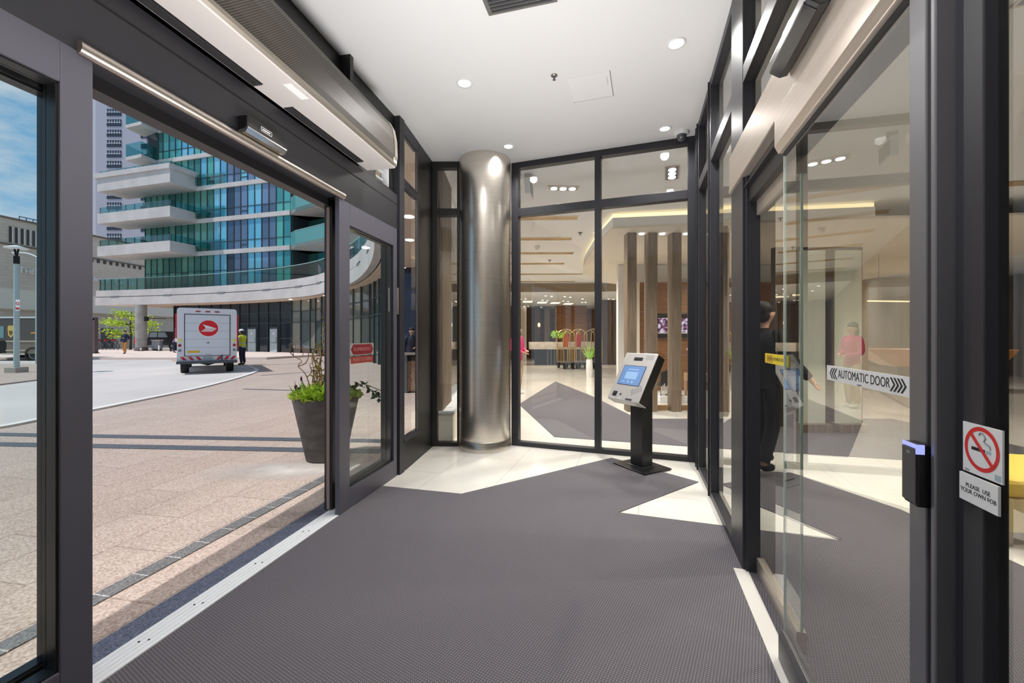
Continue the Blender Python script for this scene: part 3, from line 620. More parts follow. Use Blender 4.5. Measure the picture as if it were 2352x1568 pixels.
# ceiling fittings
def downlight(x, y, r, label, group, power=0, z=CEIL):
    o = empty('downlight', (x, y, z), 0, label, 'ceiling light', group)
    m = MB(); n = 32; m.lathe([(r*0.72, -0.001), (r*0.78, -0.008), (r, -0.006), (r, 0.0)], n, caps=False); part('trim_ring', m, M_white, o)
    m = MB(); m.lathe([(r*0.01, -0.0015), (r*0.73, -0.0015)], n, caps=False); part('lens', m, M_lens, o)
    if power: lamp('SPOT', 'downlight_lamp', (x, y, z-0.03), power, (1, 0.975, 0.945), (0, 0, 0), spot_size=math.radians(150), spot_blend=0.8, shadow_soft_size=0.05)
    return o
downlight(-0.42, 3.70, 0.072, 'round recessed downlight in the left middle of the vestibule ceiling', 'vestibule downlights', 96)
downlight(1.257, 3.20, 0.072, 'round recessed downlight nearest the lobby door header', 'vestibule downlights', 96)
downlight(1.649, 4.51, 0.068, 'round recessed downlight beside the dome camera', 'vestibule downlights', 64)
downlight(-0.042, 4.93, 0.068, 'round recessed downlight next to the steel column', 'vestibule downlights', 64)
downlight(0.2, 0.6, 0.072, 'round recessed downlight over the near end of the vestibule', 'vestibule downlights', 96)
downlight(-0.9, 1.6, 0.072, 'round recessed downlight behind the air curtain, near the viewpoint', 'vestibule downlights', 30)
S = empty('sprinkler_head', (0.363, 3.594, CEIL), 0, 'small chrome sprinkler head in the middle of the vestibule ceiling', 'sprinkler')
m = MB(); m.lathe([(0.03, 0), (0.03, -0.006), (0.018, -0.012)], 20); part('rosette', m, M_chrome, S)
m = MB(); m.lathe([(0.008, -0.012), (0.008, -0.035), (0.014, -0.04), (0.004, -0.045)], 14); part('nozzle', m, MATS['dark_steel'], S)
S = empty('access_panel', (0.71, 3.765, CEIL), math.radians(-18), 'flush square access panel in the white vestibule ceiling', 'access panel')
m = MB(); m.box(-0.18, 0.18, -0.19, 0.19, -0.004, 0); part('hatch', m, M_white, S)
m = MB(); m.box(0.18, 0.186, -0.19, 0.19, -0.004, 0.0); m.box(-0.186, 0.186, 0.19, 0.194, -0.004, 0); m.box(0.15, 0.153, -0.12, 0.0, -0.005, -0.004); part('shadow_gap', m, MATS['mid_grey'], S)
S = empty('dome_camera', (1.86, 4.585, CEIL), 0, 'dome security camera on the ceiling in the far right corner', 'security camera')
m = MB(); m.lathe([(0.075, 0), (0.075, -0.025), (0.055, -0.035)], 28); part('mount', m, M_white, S)
m = MB(); m.ball((0, 0, -0.045), (0.052, 0.052, 0.056), 20, 12); part('dome', m, pbr('smoked_dome', rgb(96, 98, 104), 0.12, 0.5), S)
S = empty('ceiling_grille', (0.02, 2.66, CEIL), math.radians(-15), 'grey metal return-air grille in the ceiling at the top edge', 'air grille')
m = MB(); m.box(-0.24, 0.24, -0.2, 0.2, -0.012, 0); part('frame', m, pbr('grille_grey', rgb(132, 130, 128), 0.4, 0.5), S)
m = MB()
for k in range(12): m.box(-0.21, 0.21, -0.17+0.03*k, -0.155+0.03*k, -0.018, -0.010)
part('louvre_blades', m, MATS['dark_steel'], S)
# ================================================================ outdoors
M_rail = glass('teal_rail_glass', (0.50, 0.80, 0.79, 1), 0.10, 3.5)
M_panes = pbr('reflection_tint_panes', rgb(80, 130, 150), 0.06, 0.25)
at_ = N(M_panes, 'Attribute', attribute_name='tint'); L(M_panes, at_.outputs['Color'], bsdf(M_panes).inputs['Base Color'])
M_mull = pbr('dark_mullion', rgb(54, 66, 70), 0.5)
M_dkglass = pbr('dark_glazing', rgb(44, 54, 62), 0.08, 0.2)
M_shopglass = pbr('shop_glazing', rgb(120, 124, 118), 0.1, 0.2)
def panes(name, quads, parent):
    """quads: (corner list, sRGB) - one flat pane each, glass tint and painted reflection stored per face"""
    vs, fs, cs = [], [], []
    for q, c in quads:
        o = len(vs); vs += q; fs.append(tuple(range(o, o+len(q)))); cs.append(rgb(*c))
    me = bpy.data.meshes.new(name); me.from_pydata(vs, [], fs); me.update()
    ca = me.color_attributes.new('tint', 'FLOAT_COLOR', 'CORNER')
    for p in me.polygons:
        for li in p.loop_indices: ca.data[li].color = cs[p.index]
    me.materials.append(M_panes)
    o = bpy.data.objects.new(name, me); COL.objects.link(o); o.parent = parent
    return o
def lerp2(a, b, k): return (a[0]+(b[0]-a[0])*k, a[1]+(b[1]-a[1])*k)

AP = empty('apartment_building', (-25, 39, 0), 0, 'teal glass apartment tower with jutting concrete balconies over a curved canopy', 'building')
APW = Matrix.Translation((25, -39, 0))           # world -> local of the building
def apart(name, mb, mat, **k):
    mb.v = [(x+25, y-39, z) for x, y, z in mb.v]; return part(name, mb, mat, k.get('parent') or AP, label=k.get('label'))
ring = smooth_line([(-39.5,39.6),(-33.1,38.2),(-25.8,36.0),(-19.65,33.4),(-15.5,30.9),(-12.65,28.2),(-9.0,23.3),(-6.8,19.3),(-5.2,15.6),(-4.1,12.3),(-3.5,9),(-3.55,6),(-3.92,3.06),(-4.2,1.16),(-5.6,-8)], 7)
m = MB(); m.band(ring, 0.35, 4.40, 5.14); apart('canopy_fascia', m, M_concrete)
m = MB(); m.band(offset(ring, 0.06), 0.3, 5.22, 5.80); apart('parapet', m, M_concrete)
m = MB(); m.band(offset(ring, 0.10), 0.2, 5.14, 5.22); apart('fascia_groove', m, pbr('groove_grey', rgb(120, 120, 124), 0.8))
for k in range(3, len(ring)-30, 6):
    p = ring[k]; d = (Vector(ring[k+1])-Vector(ring[k])); a = math.atan2(d.y, d.x)
    m = MB(); m.box(-0.45, 0.45, -0.02, 0.1, 5.10, 5.24, Matrix.Translation((p[0], p[1], 0)) @ Matrix.Rotation(a, 4, 'Z')); apart('bracket', m, MATS['groove_grey'])
inner = [Lw(-8, 0.0), Lw(4.44, 0.0), (-1.2, 4.4), (-1.08, 5.42), (-0.84, 12), (-0.7, 28), (-5, 44), (-34, 46), (-36.3, 42.0)]
m = MB(); m.prism(offset(ring, 0.3)+inner, 4.40, 4.46); apart('canopy_soffit', m, M_soffit, label='tan underside of the canopy')
m = MB(); m.prism(offset(ring, 0.3)+inner, 4.46, 5.15); apart('podium_slab', m, M_concrete)
for x, y in ((-2.57, 10.4), (-3.16, 12.9), (-4.6, 18.2), (-4.9, 14.0), (-13.5, 30.2), (-17.6, 33.2)):
    m = MB(); m.lathe([(0.13, 4.385), (0.13, 4.401)], 20, (x, y)); apart('soffit_light', m, M_lens)
m = MB(); m.band(offset(ring[:-12], 0.35), 0.03, 5.80, 6.92); apart('terrace_railing', m, M_rail)
q = offset(ring[:-12], 0.40)
for k in range(0, 8):
    m = MB(); m.box(q[k][0]-0.03, q[k][0]+0.03, q[k][1], q[k][1]+0.05, 5.8, 6.9); apart('railing_post', m, M_mull)
m = MB(); m.band(offset(ring[:-12], 0.34), 0.05, 6.90, 6.95); apart('handrail', m, pbr('rail_cap', rgb(150, 178, 176), 0.4))
FL, FR = (-36.05, 41.1), (-19.3, 36.5); fd = (Vector(FR)-Vector(FL)).normalized(); fn = Vector((-fd.y, fd.x))
GREEN = [(70, 130, 120), (90, 152, 138), (60, 116, 112), (108, 166, 148)]; CY = [(118, 190, 216), (132, 200, 224), (104, 174, 208)]; VI = [(104, 124, 150), (92, 110, 136), (118, 142, 174)]; TE = [(84, 168, 172), (68, 146, 152), (98, 180, 170)]; DK = [(58, 74, 92), (74, 96, 122)]  # reflections on the facade painted into the pane colours, column by column
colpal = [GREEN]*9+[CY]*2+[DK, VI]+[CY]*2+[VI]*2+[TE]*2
NC = 22
floors = [(5.8, 9.0), (9.4, 12.05), (12.45, 15.1), (15.5, 18.15), (18.55, 21.2), (21.6, 24.25), (24.65, 27.3)]
for fi, (z0, z1) in enumerate(floors):
    kL = 0.0 if fi < 3 else 0.10
    qs = []; mm = MB()
    for c in range(NC):
        k0, k1 = c/NC, (c+1)/NC
        if k1 <= kL+0.001: continue
        a, b = lerp2(FL, FR, max(k0, kL)), lerp2(FL, FR, k1); zm = z0+(z1-z0)*(0.30 if fi else 0.55)
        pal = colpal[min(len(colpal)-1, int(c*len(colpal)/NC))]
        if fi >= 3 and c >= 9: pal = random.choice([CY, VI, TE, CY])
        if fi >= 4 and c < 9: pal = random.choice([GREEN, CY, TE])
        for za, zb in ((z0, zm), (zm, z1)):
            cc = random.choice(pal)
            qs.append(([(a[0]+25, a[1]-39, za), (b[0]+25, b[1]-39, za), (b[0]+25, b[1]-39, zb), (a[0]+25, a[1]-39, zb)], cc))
        A3 = Vector((a[0], a[1], 0)); rot = Matrix.Translation(A3) @ Matrix.Rotation(math.atan2(fd.y, fd.x), 4, 'Z'); w = (Vector(b)-Vector(a)).length
        mm.box(-0.028, 0.028, -0.05, 0.05, z0, z1, rot); mm.box(0, w, -0.04, 0.05, zm-0.025, zm+0.025, rot)
        if c in (10, 15): mm.box(0, w, -0.06, 0.05, zm-0.42, zm-0.37, rot)
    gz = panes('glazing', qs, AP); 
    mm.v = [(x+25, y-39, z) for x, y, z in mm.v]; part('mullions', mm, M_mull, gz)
    m = MB(); a = lerp2(FL, FR, kL); pl = [a, FR]; m.band(offset(pl, -0.16), 0.8, z1, z1+0.4); apart('floor_slab', m, M_concrete)
m = MB(); m.prism([offset([FL, FR], 0.25)[0], offset([FL, FR], 0.25)[1], (-16, 46), (-34, 50)], 4.46, 27.5); apart('core', m, pbr('core_dark', rgb(50, 62, 66), 0.8))
# large balconies at the corner
for zb, h in ((9.0, 0.94), (12.07, 0.94), (15.1, 1.2)):
    P = [(-29.5, 39.15), (-30.2, 36.9), (-39.1, 39.4), (-38.2, 41.6), (-36.0, 41.0)]
    m = MB(); m.prism(P, zb, zb+h); bal = apart('balcony', m, M_concrete)
    if h > 1:
        m = MB(); m.prism([(-29.3, 39.1), (-30.15, 36.75), (-39.35, 39.3), (-38.4, 41.8), (-36.0, 41.0)], zb+h, zb+h+0.45); apart('balcony_parapet', m, M_concrete, parent=bal)
    zt = zb+h+(0.45 if h > 1 else 0)
    rl = [(-39.0, 39.55), (-30.3, 37.1), (-29.6, 39.1)]
    m = MB(); m.band(rl, 0.03, zt, zt+(0.62 if h < 1 else 0.3)); apart('balcony_railing', m, M_rail, parent=bal)
    for k in range(9):
        m = MB(); p = lerp2(rl[0], rl[1], k/8); m.box(p[0]-0.03, p[0]+0.03, p[1]+0.02, p[1]+0.07, zt, zt+(0.62 if h < 1 else 0.3)); apart('railing_post', m, M_mull, parent=bal)
    rr = [(-29.5, 39.05), lerp2(FL, FR, 0.58)]
    m = MB(); m.band(offset(rr, -0.12), 0.03, zb+0.42, zb+1.4); apart('balcony_railing', m, M_rail, parent=bal)
# small balconies upper left
for zb in (18.15, 21.2, 24.25):
    m = MB(); m.prism([(-34.3, 40.4), (-34.5, 38.9), (-36.6, 39.6), (-36.4, 41.4)], zb, zb+0.3); bal = apart('balcony', m, M_concrete)
    m = MB(); m.band([(-36.5, 41.3), (-36.6, 39.6), (-34.5, 38.9), (-34.3, 40.4)], 0.03, zb+0.3, zb+1.5); apart('balcony_railing', m, M_rail, parent=bal)
# recessed right part with its balconies
GR = [(-19.3, 36.5), (-18.8, 38.4), (-9.0, 33.5), (-5.5, 28.5)]
for fi, (z0, z1) in enumerate(floors):
    qs = []; mm = MB()
    for s in range(3):
        nseg = 3 if s == 0 else 8
        for c in range(nseg):
            a, b = lerp2(GR[s], GR[s+1], c/nseg), lerp2(GR[s], GR[s+1], (c+1)/nseg)
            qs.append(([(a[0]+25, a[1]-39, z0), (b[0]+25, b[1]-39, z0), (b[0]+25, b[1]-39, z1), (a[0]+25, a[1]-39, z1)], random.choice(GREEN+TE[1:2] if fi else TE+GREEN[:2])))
            mm.tube([(a[0], a[1], z0), (a[0], a[1], z1)], 0.06, 4)
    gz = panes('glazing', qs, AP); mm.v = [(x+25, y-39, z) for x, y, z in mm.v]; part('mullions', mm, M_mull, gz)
    m = MB(); m.prism(GR+[(-7, 40), (-16, 46)], z1, z1+0.4); apart('floor_slab', m, M_concrete)
    if fi < 6:
        fr = [(-19.3, 36.45), (-18.4, 35.5), (-14.5, 33.0), (-10.5, 29.5), (-7.0, 25.5)]
        m = MB(); m.prism(fr+[(-5.6, 28.4), (-9.0, 33.4), (-18.8, 38.2)], z1, z1+0.32); bal = apart('balcony', m, M_concrete)
        m = MB(); m.band(fr, 0.03, z1+0.0, z1+1.42); apart('balcony_railing', m, pbr('teal_balcony_panel', rgb(84, 148, 148), 0.12), parent=bal)
        m = MB(); m.band(offset(fr, -0.02), 0.06, z1+1.42, z1+1.47); apart('handrail', m, MATS['rail_cap'], parent=bal)
# street-level glazing under the canopy
G = [(-32.3, 40.0), (-28, 38.9), (-24.5, 37.6), (-21, 36.0), (-18.2, 34.6), (-15.8, 32.8), (-13.3, 30.2), (-10.8, 27.3), (-8.0, 23.6), (-6.2, 20.4), (-4.9, 18.2), (-2.5, 17.2), (-1.8, 14.0), (-1.3, 9.0)]
qs = []; mm = MB()
for s in range(len(G)-1):
    nseg = max(2, int((Vector(G[s+1])-Vector(G[s])).length/1.2)); rot0 = math.atan2(G[s+1][1]-G[s][1], G[s+1][0]-G[s][0])
    for c in range(nseg):
        a, b = lerp2(G[s], G[s+1], c/nseg), lerp2(G[s], G[s+1], (c+1)/nseg)
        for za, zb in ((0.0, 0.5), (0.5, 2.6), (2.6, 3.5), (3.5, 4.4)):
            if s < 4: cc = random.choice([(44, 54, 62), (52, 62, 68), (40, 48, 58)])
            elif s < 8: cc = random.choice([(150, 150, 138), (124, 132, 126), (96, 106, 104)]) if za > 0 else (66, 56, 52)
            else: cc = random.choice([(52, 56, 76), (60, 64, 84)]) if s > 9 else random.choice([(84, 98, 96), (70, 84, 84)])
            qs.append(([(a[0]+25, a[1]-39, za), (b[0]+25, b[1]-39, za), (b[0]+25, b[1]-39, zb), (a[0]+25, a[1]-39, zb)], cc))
        rot = Matrix.Translation((a[0], a[1], 0)) @ Matrix.Rotation(rot0, 4, 'Z'); w = (Vector(b)-Vector(a)).length
        mm.box(-0.04, 0.04, -0.08, 0.03, 0, 4.4, rot)
        for z in ((2.6, 3.5) if s > 3 else (1.3, 2.6, 3.5)): mm.box(0, w, -0.05, 0.03, z-0.03, z+0.03, rot)
gz = panes('street_glazing', qs, AP); mm.v = [(x+25, y-39, z) for x, y, z in mm.v]; part('mullions', mm, M_mull, gz)
M_frost = pbr('frosted_door_glass', rgb(176, 190, 192), 0.4)
for u0, u1 in ((573, 592), (624, 641)):
    a, b = (u0-CX)/F, (u1-CX)/F
    def onG(k):
        for s in range(len(G)-1):
            p, q = Vector(G[s]), Vector(G[s+1]); f0, f1 = p.x-k*p.y, q.x-k*q.y
            if f0 <= 0 <= f1: return tuple(p+(q-p)*(f0/(f0-f1)))
    p, q = onG(a), onG(b); rot = Matrix.Translation((p[0]+25, p[1]-39, 0)) @ Matrix.Rotation(math.atan2(q[1]-p[1], q[0]-p[0]), 4, 'Z'); w = (Vector(q)-Vector(p)).length
    m = MB(); m.box(-0.06, w+0.06, -0.16, -0.04, 0.0, 2.25, rot); do = part('glass_door', m, M_mull, AP, label='entrance door with a white frosted panel')
    m = MB(); m.box(0.03, w-0.03, -0.18, -0.16, 0.14, 2.1, rot); part('pale_panel', m, M_frost, do)
    m = MB(); m.box(0.03, w-0.03, -0.185, -0.18, 0.9, 0.96, rot); m.box(w-0.12, w-0.08, -0.21, -0.18, 0.9, 1.4, rot); part('push_bar', m, M_chrome, do)
    m = MB(); m.prism([(w/2-0.16, 1.62), (w/2+0.16, 1.62), (w/2+0.06, 1.72), (w/2+0.03, 1.86), (w/2-0.03, 1.86), (w/2-0.06, 1.72)], -0.001, 0.001, rot @ Matrix.Translation((0, -0.182, 0)) @ Matrix.Rotation(PI/2, 4, 'X')); part('emblem', m, M_signw, do)
# canopy pillar
PC = empty('canopy_pillar', (-34.6, 39.0, 0.0), 0, 'round concrete pillar carrying the curved canopy in front of the tree', 'pillar')
m = MB(); m.lathe([(0.43, 0.45), (0.43, 4.4)], 28); part('shaft', m, noisy('grey_concrete', rgb(150, 146, 140), rgb(180, 176, 170), 1.2, 0.5), PC)
m = MB(); m.lathe([(0.50, 0.0), (0.50, 0.42), (0.43, 0.46)], 28); part('base', m, pbr('pillar_base', rgb(104, 92, 88), 0.7), PC)
m = MB(); m.box(0.35, 0.6, -0.15, 0.15, 2.9, 3.3); m.box(0.5, 2.3, -0.03, 0.03, 3.1, 3.16); part('lamp_arm', m, M_black, PC)

# grey residential tower behind
TW = empty('high_rise', (-106, 116, 0), math.radians(0), 'tall lavender-grey concrete high-rise behind the glass tower', 'building')
M_tower = pbr('tower_concrete', rgb(176, 174, 186), 0.85)
m = MB(); m.box(-9.5, 4.6, 0, 18, 0, 92); part('main_block', m, M_tower, TW)
m = MB(); m.box(-14, -9.5, 3, 18, 0, 92); part('side_block', m, pbr('tower_concrete_pale', rgb(196, 194, 202), 0.85), TW)
m = MB(); m.box(4.6, 9.5, 2.0, 18, 0, 78); part('side_block', m, M_tower, TW)
M_twwin = pbr('tower_window', rgb(52, 56, 70), 0.2); M_twfr = pbr('tower_window_frame', rgb(206, 208, 216), 0.5)
w0 = f0 = None
for k in range(24):
    z = 20.5+2.88*k
    if w0 is None:
        m = MB(); m.box(-6.4, -2.4, -0.12, 0.05, -0.95, 0.95); w0 = part('window', m, M_twwin, TW)
        m = MB()
        for i in range(6): m.box(-6.4+0.72*i, -6.28+0.72*i, -0.2, -0.12, -0.2, 0.75)
        m.box(-6.4, -2.4, -0.2, -0.12, 0.0, 0.16); f0 = part('window_bars', m, M_twfr, w0); w0.location.z = z
    else:
        w = w0.copy(); COL.objects.link(w); w.location.z = z; f_ = f0.copy(); COL.objects.link(f_); f_.parent = w
for k in range(20):
    m = MB(); z = 22+2.88*k; m.box(3.0, 7.5, 1.9 if False else -0.1, 2.1, z, z+1.3); part('window', m, M_twwin, TW)

# beige hotel podium with its sign
HA = math.atan2(34, 5.0)
HT = empty('hotel_building', (-56.3, 36.0, 0), HA, 'low beige brick hotel block with white letters across its wall', 'building')
M_brick = bricky('beige_brick', rgb(216, 202, 186), rgb(207, 193, 178), rgb(192, 180, 166), 1.6, 0.35, 0.02, 0, 0.9, None, plane='XZ', bump=0.0)
M_hpan = pbr('beige_panel', rgb(230, 222, 208), 0.85)
m = MB(); m.box(-30, 45, 0, 22, 4.4, 14.4); part('wall', m, M_brick, HT)
m = MB(); m.box(-30, 45, -0.12, 0, 4.5, 6.7); part('panel_band', m, M_hpan, HT)
m = MB(); m.box(-30, 45, 0.4, 22, 0, 4.4); part('ground_floor_wall', m, M_brick, HT)
m = MB(); m.box(-30, 45, -0.15, 0.1, 11.45, 11.6); m.box(-30, 45, -0.15, 0.2, 14.3, 14.5); part('cornice', m, pbr('cornice_brown', rgb(118, 108, 98), 0.85), HT)
for k in range(9):
    m = MB(); x = 9.7+0.50*k; m.box(x, x+0.20, -0.06, 0.02, 11.75, 13.5); sl = part('slit_window', m, pbr('slit_dark', rgb(64, 60, 58), 0.4), HT)
    m = MB(); m.box(x+0.20, x+0.30, -0.12, 0.02, 11.75, 13.5); part('reveal', m, pbr('reveal_white', rgb(224, 222, 216), 0.7), sl)
for k in range(12):
    m = MB(); x = 15.2+0.75*k; m.box(x, x+0.32, -0.06, 0.02, 11.0, 11.42); part('dentil', m, MATS['slit_dark'], HT)
m = MB()
for k in range(7): m.box(11.8+0.62*k, 11.86+0.62*k, 2, 2.06, 14.4, 15.3)
m.box(11.8, 15.6, 2, 2.06, 15.2, 15.3); m.box(11.8, 15.6, 2, 2.06, 14.8, 14.86); part('roof_railing', m, pbr('roof_rail', rgb(70, 86, 104), 0.5), HT)
m = MB(); m.box(17.5, 18.6, 3, 4, 14.4, 15.6); m.box(19.2, 20.6, 3, 4.4, 14.4, 15.3); part('roof_plant', m, M_hpan, HT)
m = MB(); m.box(19.0, 20.4, 0.3, 0.42, 0, 2.6); part('service_door', m, pbr('door_taupe', rgb(104, 96, 92), 0.7), HT)
# letters: taller initials, small capitals after them
xs = 10.35
for wd in ('THE', 'WESTIN', 'HARBOUR', 'CASTLE'):
    text('lettering', wd[0], 1.0, M_signw, HT, (xs, -0.16, 8.55), (PI/2, 0, 0), 0.04, 0.95, 'LEFT', 'BOTTOM_BASELINE')
    xs += 0.62 if wd[0] != 'W' else 0.85
    t = text('lettering', wd[1:], 0.76, M_signw, HT, (xs, -0.16, 8.55), (PI/2, 0, 0), 0.04, 0.92, 'LEFT', 'BOTTOM_BASELINE')
    xs += 0.50*(len(wd)-1)+0.42

# ---------------------------------------------------------------- street furniture
LPp = gp(38, 858)
LM = empty('street_lamp', (LPp[0], LPp[1], 0.05), 0, 'pale grey lamp post with a flat disc head on a square concrete block', 'street lamp')
m = MB(); m.box(-0.22, 0.22, -0.22, 0.22, 0, 0.2); part('base_block', m, pbr('block_concrete', rgb(170, 164, 152), 0.9), LM, 0.01)
m = MB(); m.tube([(0, 0, 0.2), (0, 0, 4.15)], [0.085, 0.075], 16); part('pole', m, pbr('pale_pole', rgb(178, 192, 192), 0.5), LM)
m = MB(); m.tube([(0, 0, 4.15), (0, 0, 4.45)], 0.085, 14); m.tube([(0, 0, 4.4), (-0.08, 0, 4.75)], 0.03, 8); m.tube([(0, 0, 4.4), (0.08, 0, 4.75)], 0.03, 8); part('lamp_bracket', m, M_blackmat, LM)
m = MB(); m.lathe([(0.05, 4.86), (0.33, 4.77), (0.33, 4.74), (0.05, 4.72)], 24); part('lamp_head', m, M_signw, LM)
m = MB(); m.box(0.07, 0.22, -0.09, -0.08, 2.35, 2.78); ns = part('parking_sign', m, M_signw, LM, label='small white sign with a red ring')
m = MB(); m.lathe([(0.04, -0.002), (0.062, -0.002), (0.062, 0.002), (0.04, 0.002)], 20, (0, 0), Matrix.Translation((0.145, -0.095, 2.63)) @ Matrix.Rotation(PI/2, 4, 'X'), caps=False); m.box(0.08, 0.21, -0.096, -0.091, 2.40, 2.48); part('red_ring', m, M_red, ns)
p = gp(87, 842)
LM = empty('street_lamp', (-24.2, 21.3, 0.05), 0, 'taller lamp post with a curved white arm behind the disc-headed one', 'street lamp')
m = MB(); m.tube([(0, 0, 0), (0, 0, 5.35)], [0.07, 0.055], 12); part('pole', m, MATS['pale_pole'], LM)
m = MB(); m.tube(smooth_line([(0.5, 0, 5.05), (0.0, 0, 5.42), (-0.5, 0, 5.62), (-1.0, 0, 5.66)], 5), 0.03, 8); m.box(-1.25, -0.95, -0.05, 0.05, 5.62, 5.68); part('lamp_arm', m, M_signw, LM)
# potted shrub
PT = empty('planter', (-2.15, 4.84, 0), 0, 'tall tapered dark grey planter with lime foliage and twisted stems beside the doors', 'planter')
M_pot = noisy('charcoal_pot', rgb(76, 72, 70), rgb(102, 97, 94), 3.0, 0.75, 0, (1, 1, 3))
m = MB(); m.lathe([(0.20, 0.0), (0.215, 0.01), (0.355, 0.69), (0.36, 0.715), (0.325, 0.715), (0.32, 0.66), (0.01, 0.66)], 48); part('pot', m, M_pot, PT)
m = MB(); m.lathe([(0.32, 0.655), (0.2, 0.69), (0.01, 0.70)], 24, caps=False); part('soil', m, pbr('soil', rgb(62, 48, 38), 0.95), PT)
def leaf_cloud(n, place, size, wid, m):
    for _ in range(n):
        p, d = place(); d = d.normalized(); s = d.orthogonal().normalized(); s.rotate(Matrix.Rotation(random.uniform(0, 2*PI), 3, d)); ln = size*random.uniform(0.6, 1.3); w = wid*random.uniform(0.7, 1.2)
        nrm = d.cross(s)
        m.add([p, p+d*ln*0.45+s*w+nrm*w*0.3, p+d*ln-nrm*ln*0.1, p+d*ln*0.45-s*w+nrm*w*0.3], [(0, 1, 2, 3)])
def mound():
    a, r = random.uniform(0, 2*PI), 0.33*math.sqrt(random.random())
    p = Vector((r*math.cos(a), r*math.sin(a), 0.69+0.15*(1-(r/0.36)**2)*random.random()))
    return p, Vector((math.cos(a)*r*3+random.uniform(-.4, .4), math.sin(a)*r*3+random.uniform(-.4, .4), random.uniform(0.2, 1)))
m = MB(); leaf_cloud(1000, mound, 0.08, 0.034, m); part('low_foliage', m, noisy('lime_leaf', rgb(150, 184, 52), rgb(212, 226, 112), 14, 0.6), PT)
def strap():
    a, r = random.uniform(0, 2*PI), 0.16*random.random(); c = (-0.14, -0.08)
    return Vector((c[0]+r*math.cos(a), c[1]+r*math.sin(a), 0.68)), Vector((math.cos(a)*0.35, math.sin(a)*0.35, 1.0))
m = MB(); leaf_cloud(42, strap, 0.20, 0.020, m); part('strap_leaves', m, noisy('bright_green_leaf', rgb(140, 196, 62), rgb(184, 222, 104), 9, 0.5), PT)
def trail():
    k = random.random(); return Vector((0.26+0.42*k, 0.05+random.uniform(-.03, .03), 0.78+0.08*math.sin(k*5)-0.03*k)), Vector((random.uniform(-.5, 1), random.uniform(-1, 1), random.uniform(-.6, .8)))
m = MB(); leaf_cloud(60, trail, 0.07, 0.026, m); m.tube([(0.2, 0.05, 0.74), (0.4, 0.05, 0.86), (0.66, 0.05, 0.76)], 0.005, 5); part('trailing_ivy', m, pbr('ivy_dark', rgb(50, 84, 48), 0.6), PT)
stems = [[(-0.12, -0.05, 0.68), (-0.17, -0.06, 0.86), (-0.22, -0.05, 0.98), (-0.30, -0.05, 1.07), (-0.26, -0.05, 1.13), (-0.36, -0.04, 1.19), (-0.33, -0.05, 1.30), (-0.38, -0.05, 1.38), (-0.30, -0.04, 1.43)],
         [(-0.30, -0.05, 1.07), (-0.22, -0.05, 1.10), (-0.18, -0.05, 1.20), (-0.25, -0.05, 1.29), (-0.28, -0.06, 1.40)],
         [(-0.36, -0.04, 1.19), (-0.40, -0.05, 1.24), (-0.37, -0.05, 1.33), (-0.42, -0.05, 1.30)],
         [(-0.33, -0.05, 1.30), (-0.27, -0.05, 1.27), (-0.25, -0.04, 1.20), (-0.31, -0.05, 1.14)],
         [(-0.20, -0.05, 0.94), (-0.15, -0.05, 1.0), (-0.17, -0.04, 1.08), (-0.12, -0.05, 1.12)]]
rs_ = random.Random(5)
for k in range(16):                             # upright twiggy stems
    x, y = -0.14+0.018*k+rs_.uniform(-.015, .015), rs_.uniform(-.1, .06); top = rs_.choice((1.15, 1.3, 1.45, 1.75)); q = [(x, y, 0.68)]
    for j in range(1, 6): q.append((x+rs_.uniform(-.03, .03), y+rs_.uniform(-.03, .03), 0.68+(top-0.68)*j/5))
    stems.append(q)
m = MB()
for s_ in stems: m.tube(smooth_line(s_, 4), [0.0065-0.0045*i/(4*(len(s_)-1)) for i in range(4*(len(s_)-1)+1)], 6)
part('twisted_stems', m, noisy('stem_brown', rgb(110, 80, 58), rgb(150, 120, 92), 20, 0.8), PT)
def buds():
    s_ = random.choice(stems[5:]); k = random.randrange(1, len(s_)); q = Vector(s_[k-1]).lerp(Vector(s_[k]), random.random())
    return q, Vector((random.uniform(-1, 1), random.uniform(-1, 1), random.uniform(0, 1.2)))
m = MB(); leaf_cloud(560, buds, 0.045, 0.011, m); part('young_leaves', m, noisy('bud_leaf', rgb(150, 140, 70), rgb(196, 176, 110), 20, 0.6), PT)
m = MB()
for k in range(9):
    q = (-0.26+random.uniform(-.05, .05), -0.1+random.uniform(-.05, .05), 0.82+random.uniform(-.04, .04)); m.ball(q, 0.018, 7, 5)
m.tube([(-0.2, -0.08, 0.69), (-0.25, -0.1, 0.83)], 0.006, 5); m.tube([(-0.15, -0.1, 0.69), (-0.23, -0.12, 0.93)], 0.005, 5); m.ball((-0.23, -0.12, 0.93), (0.012, 0.012, 0.03), 6, 5)
part('dark_flowers', m, pbr('dark_petal', rgb(70, 40, 58), 0.6), PT)
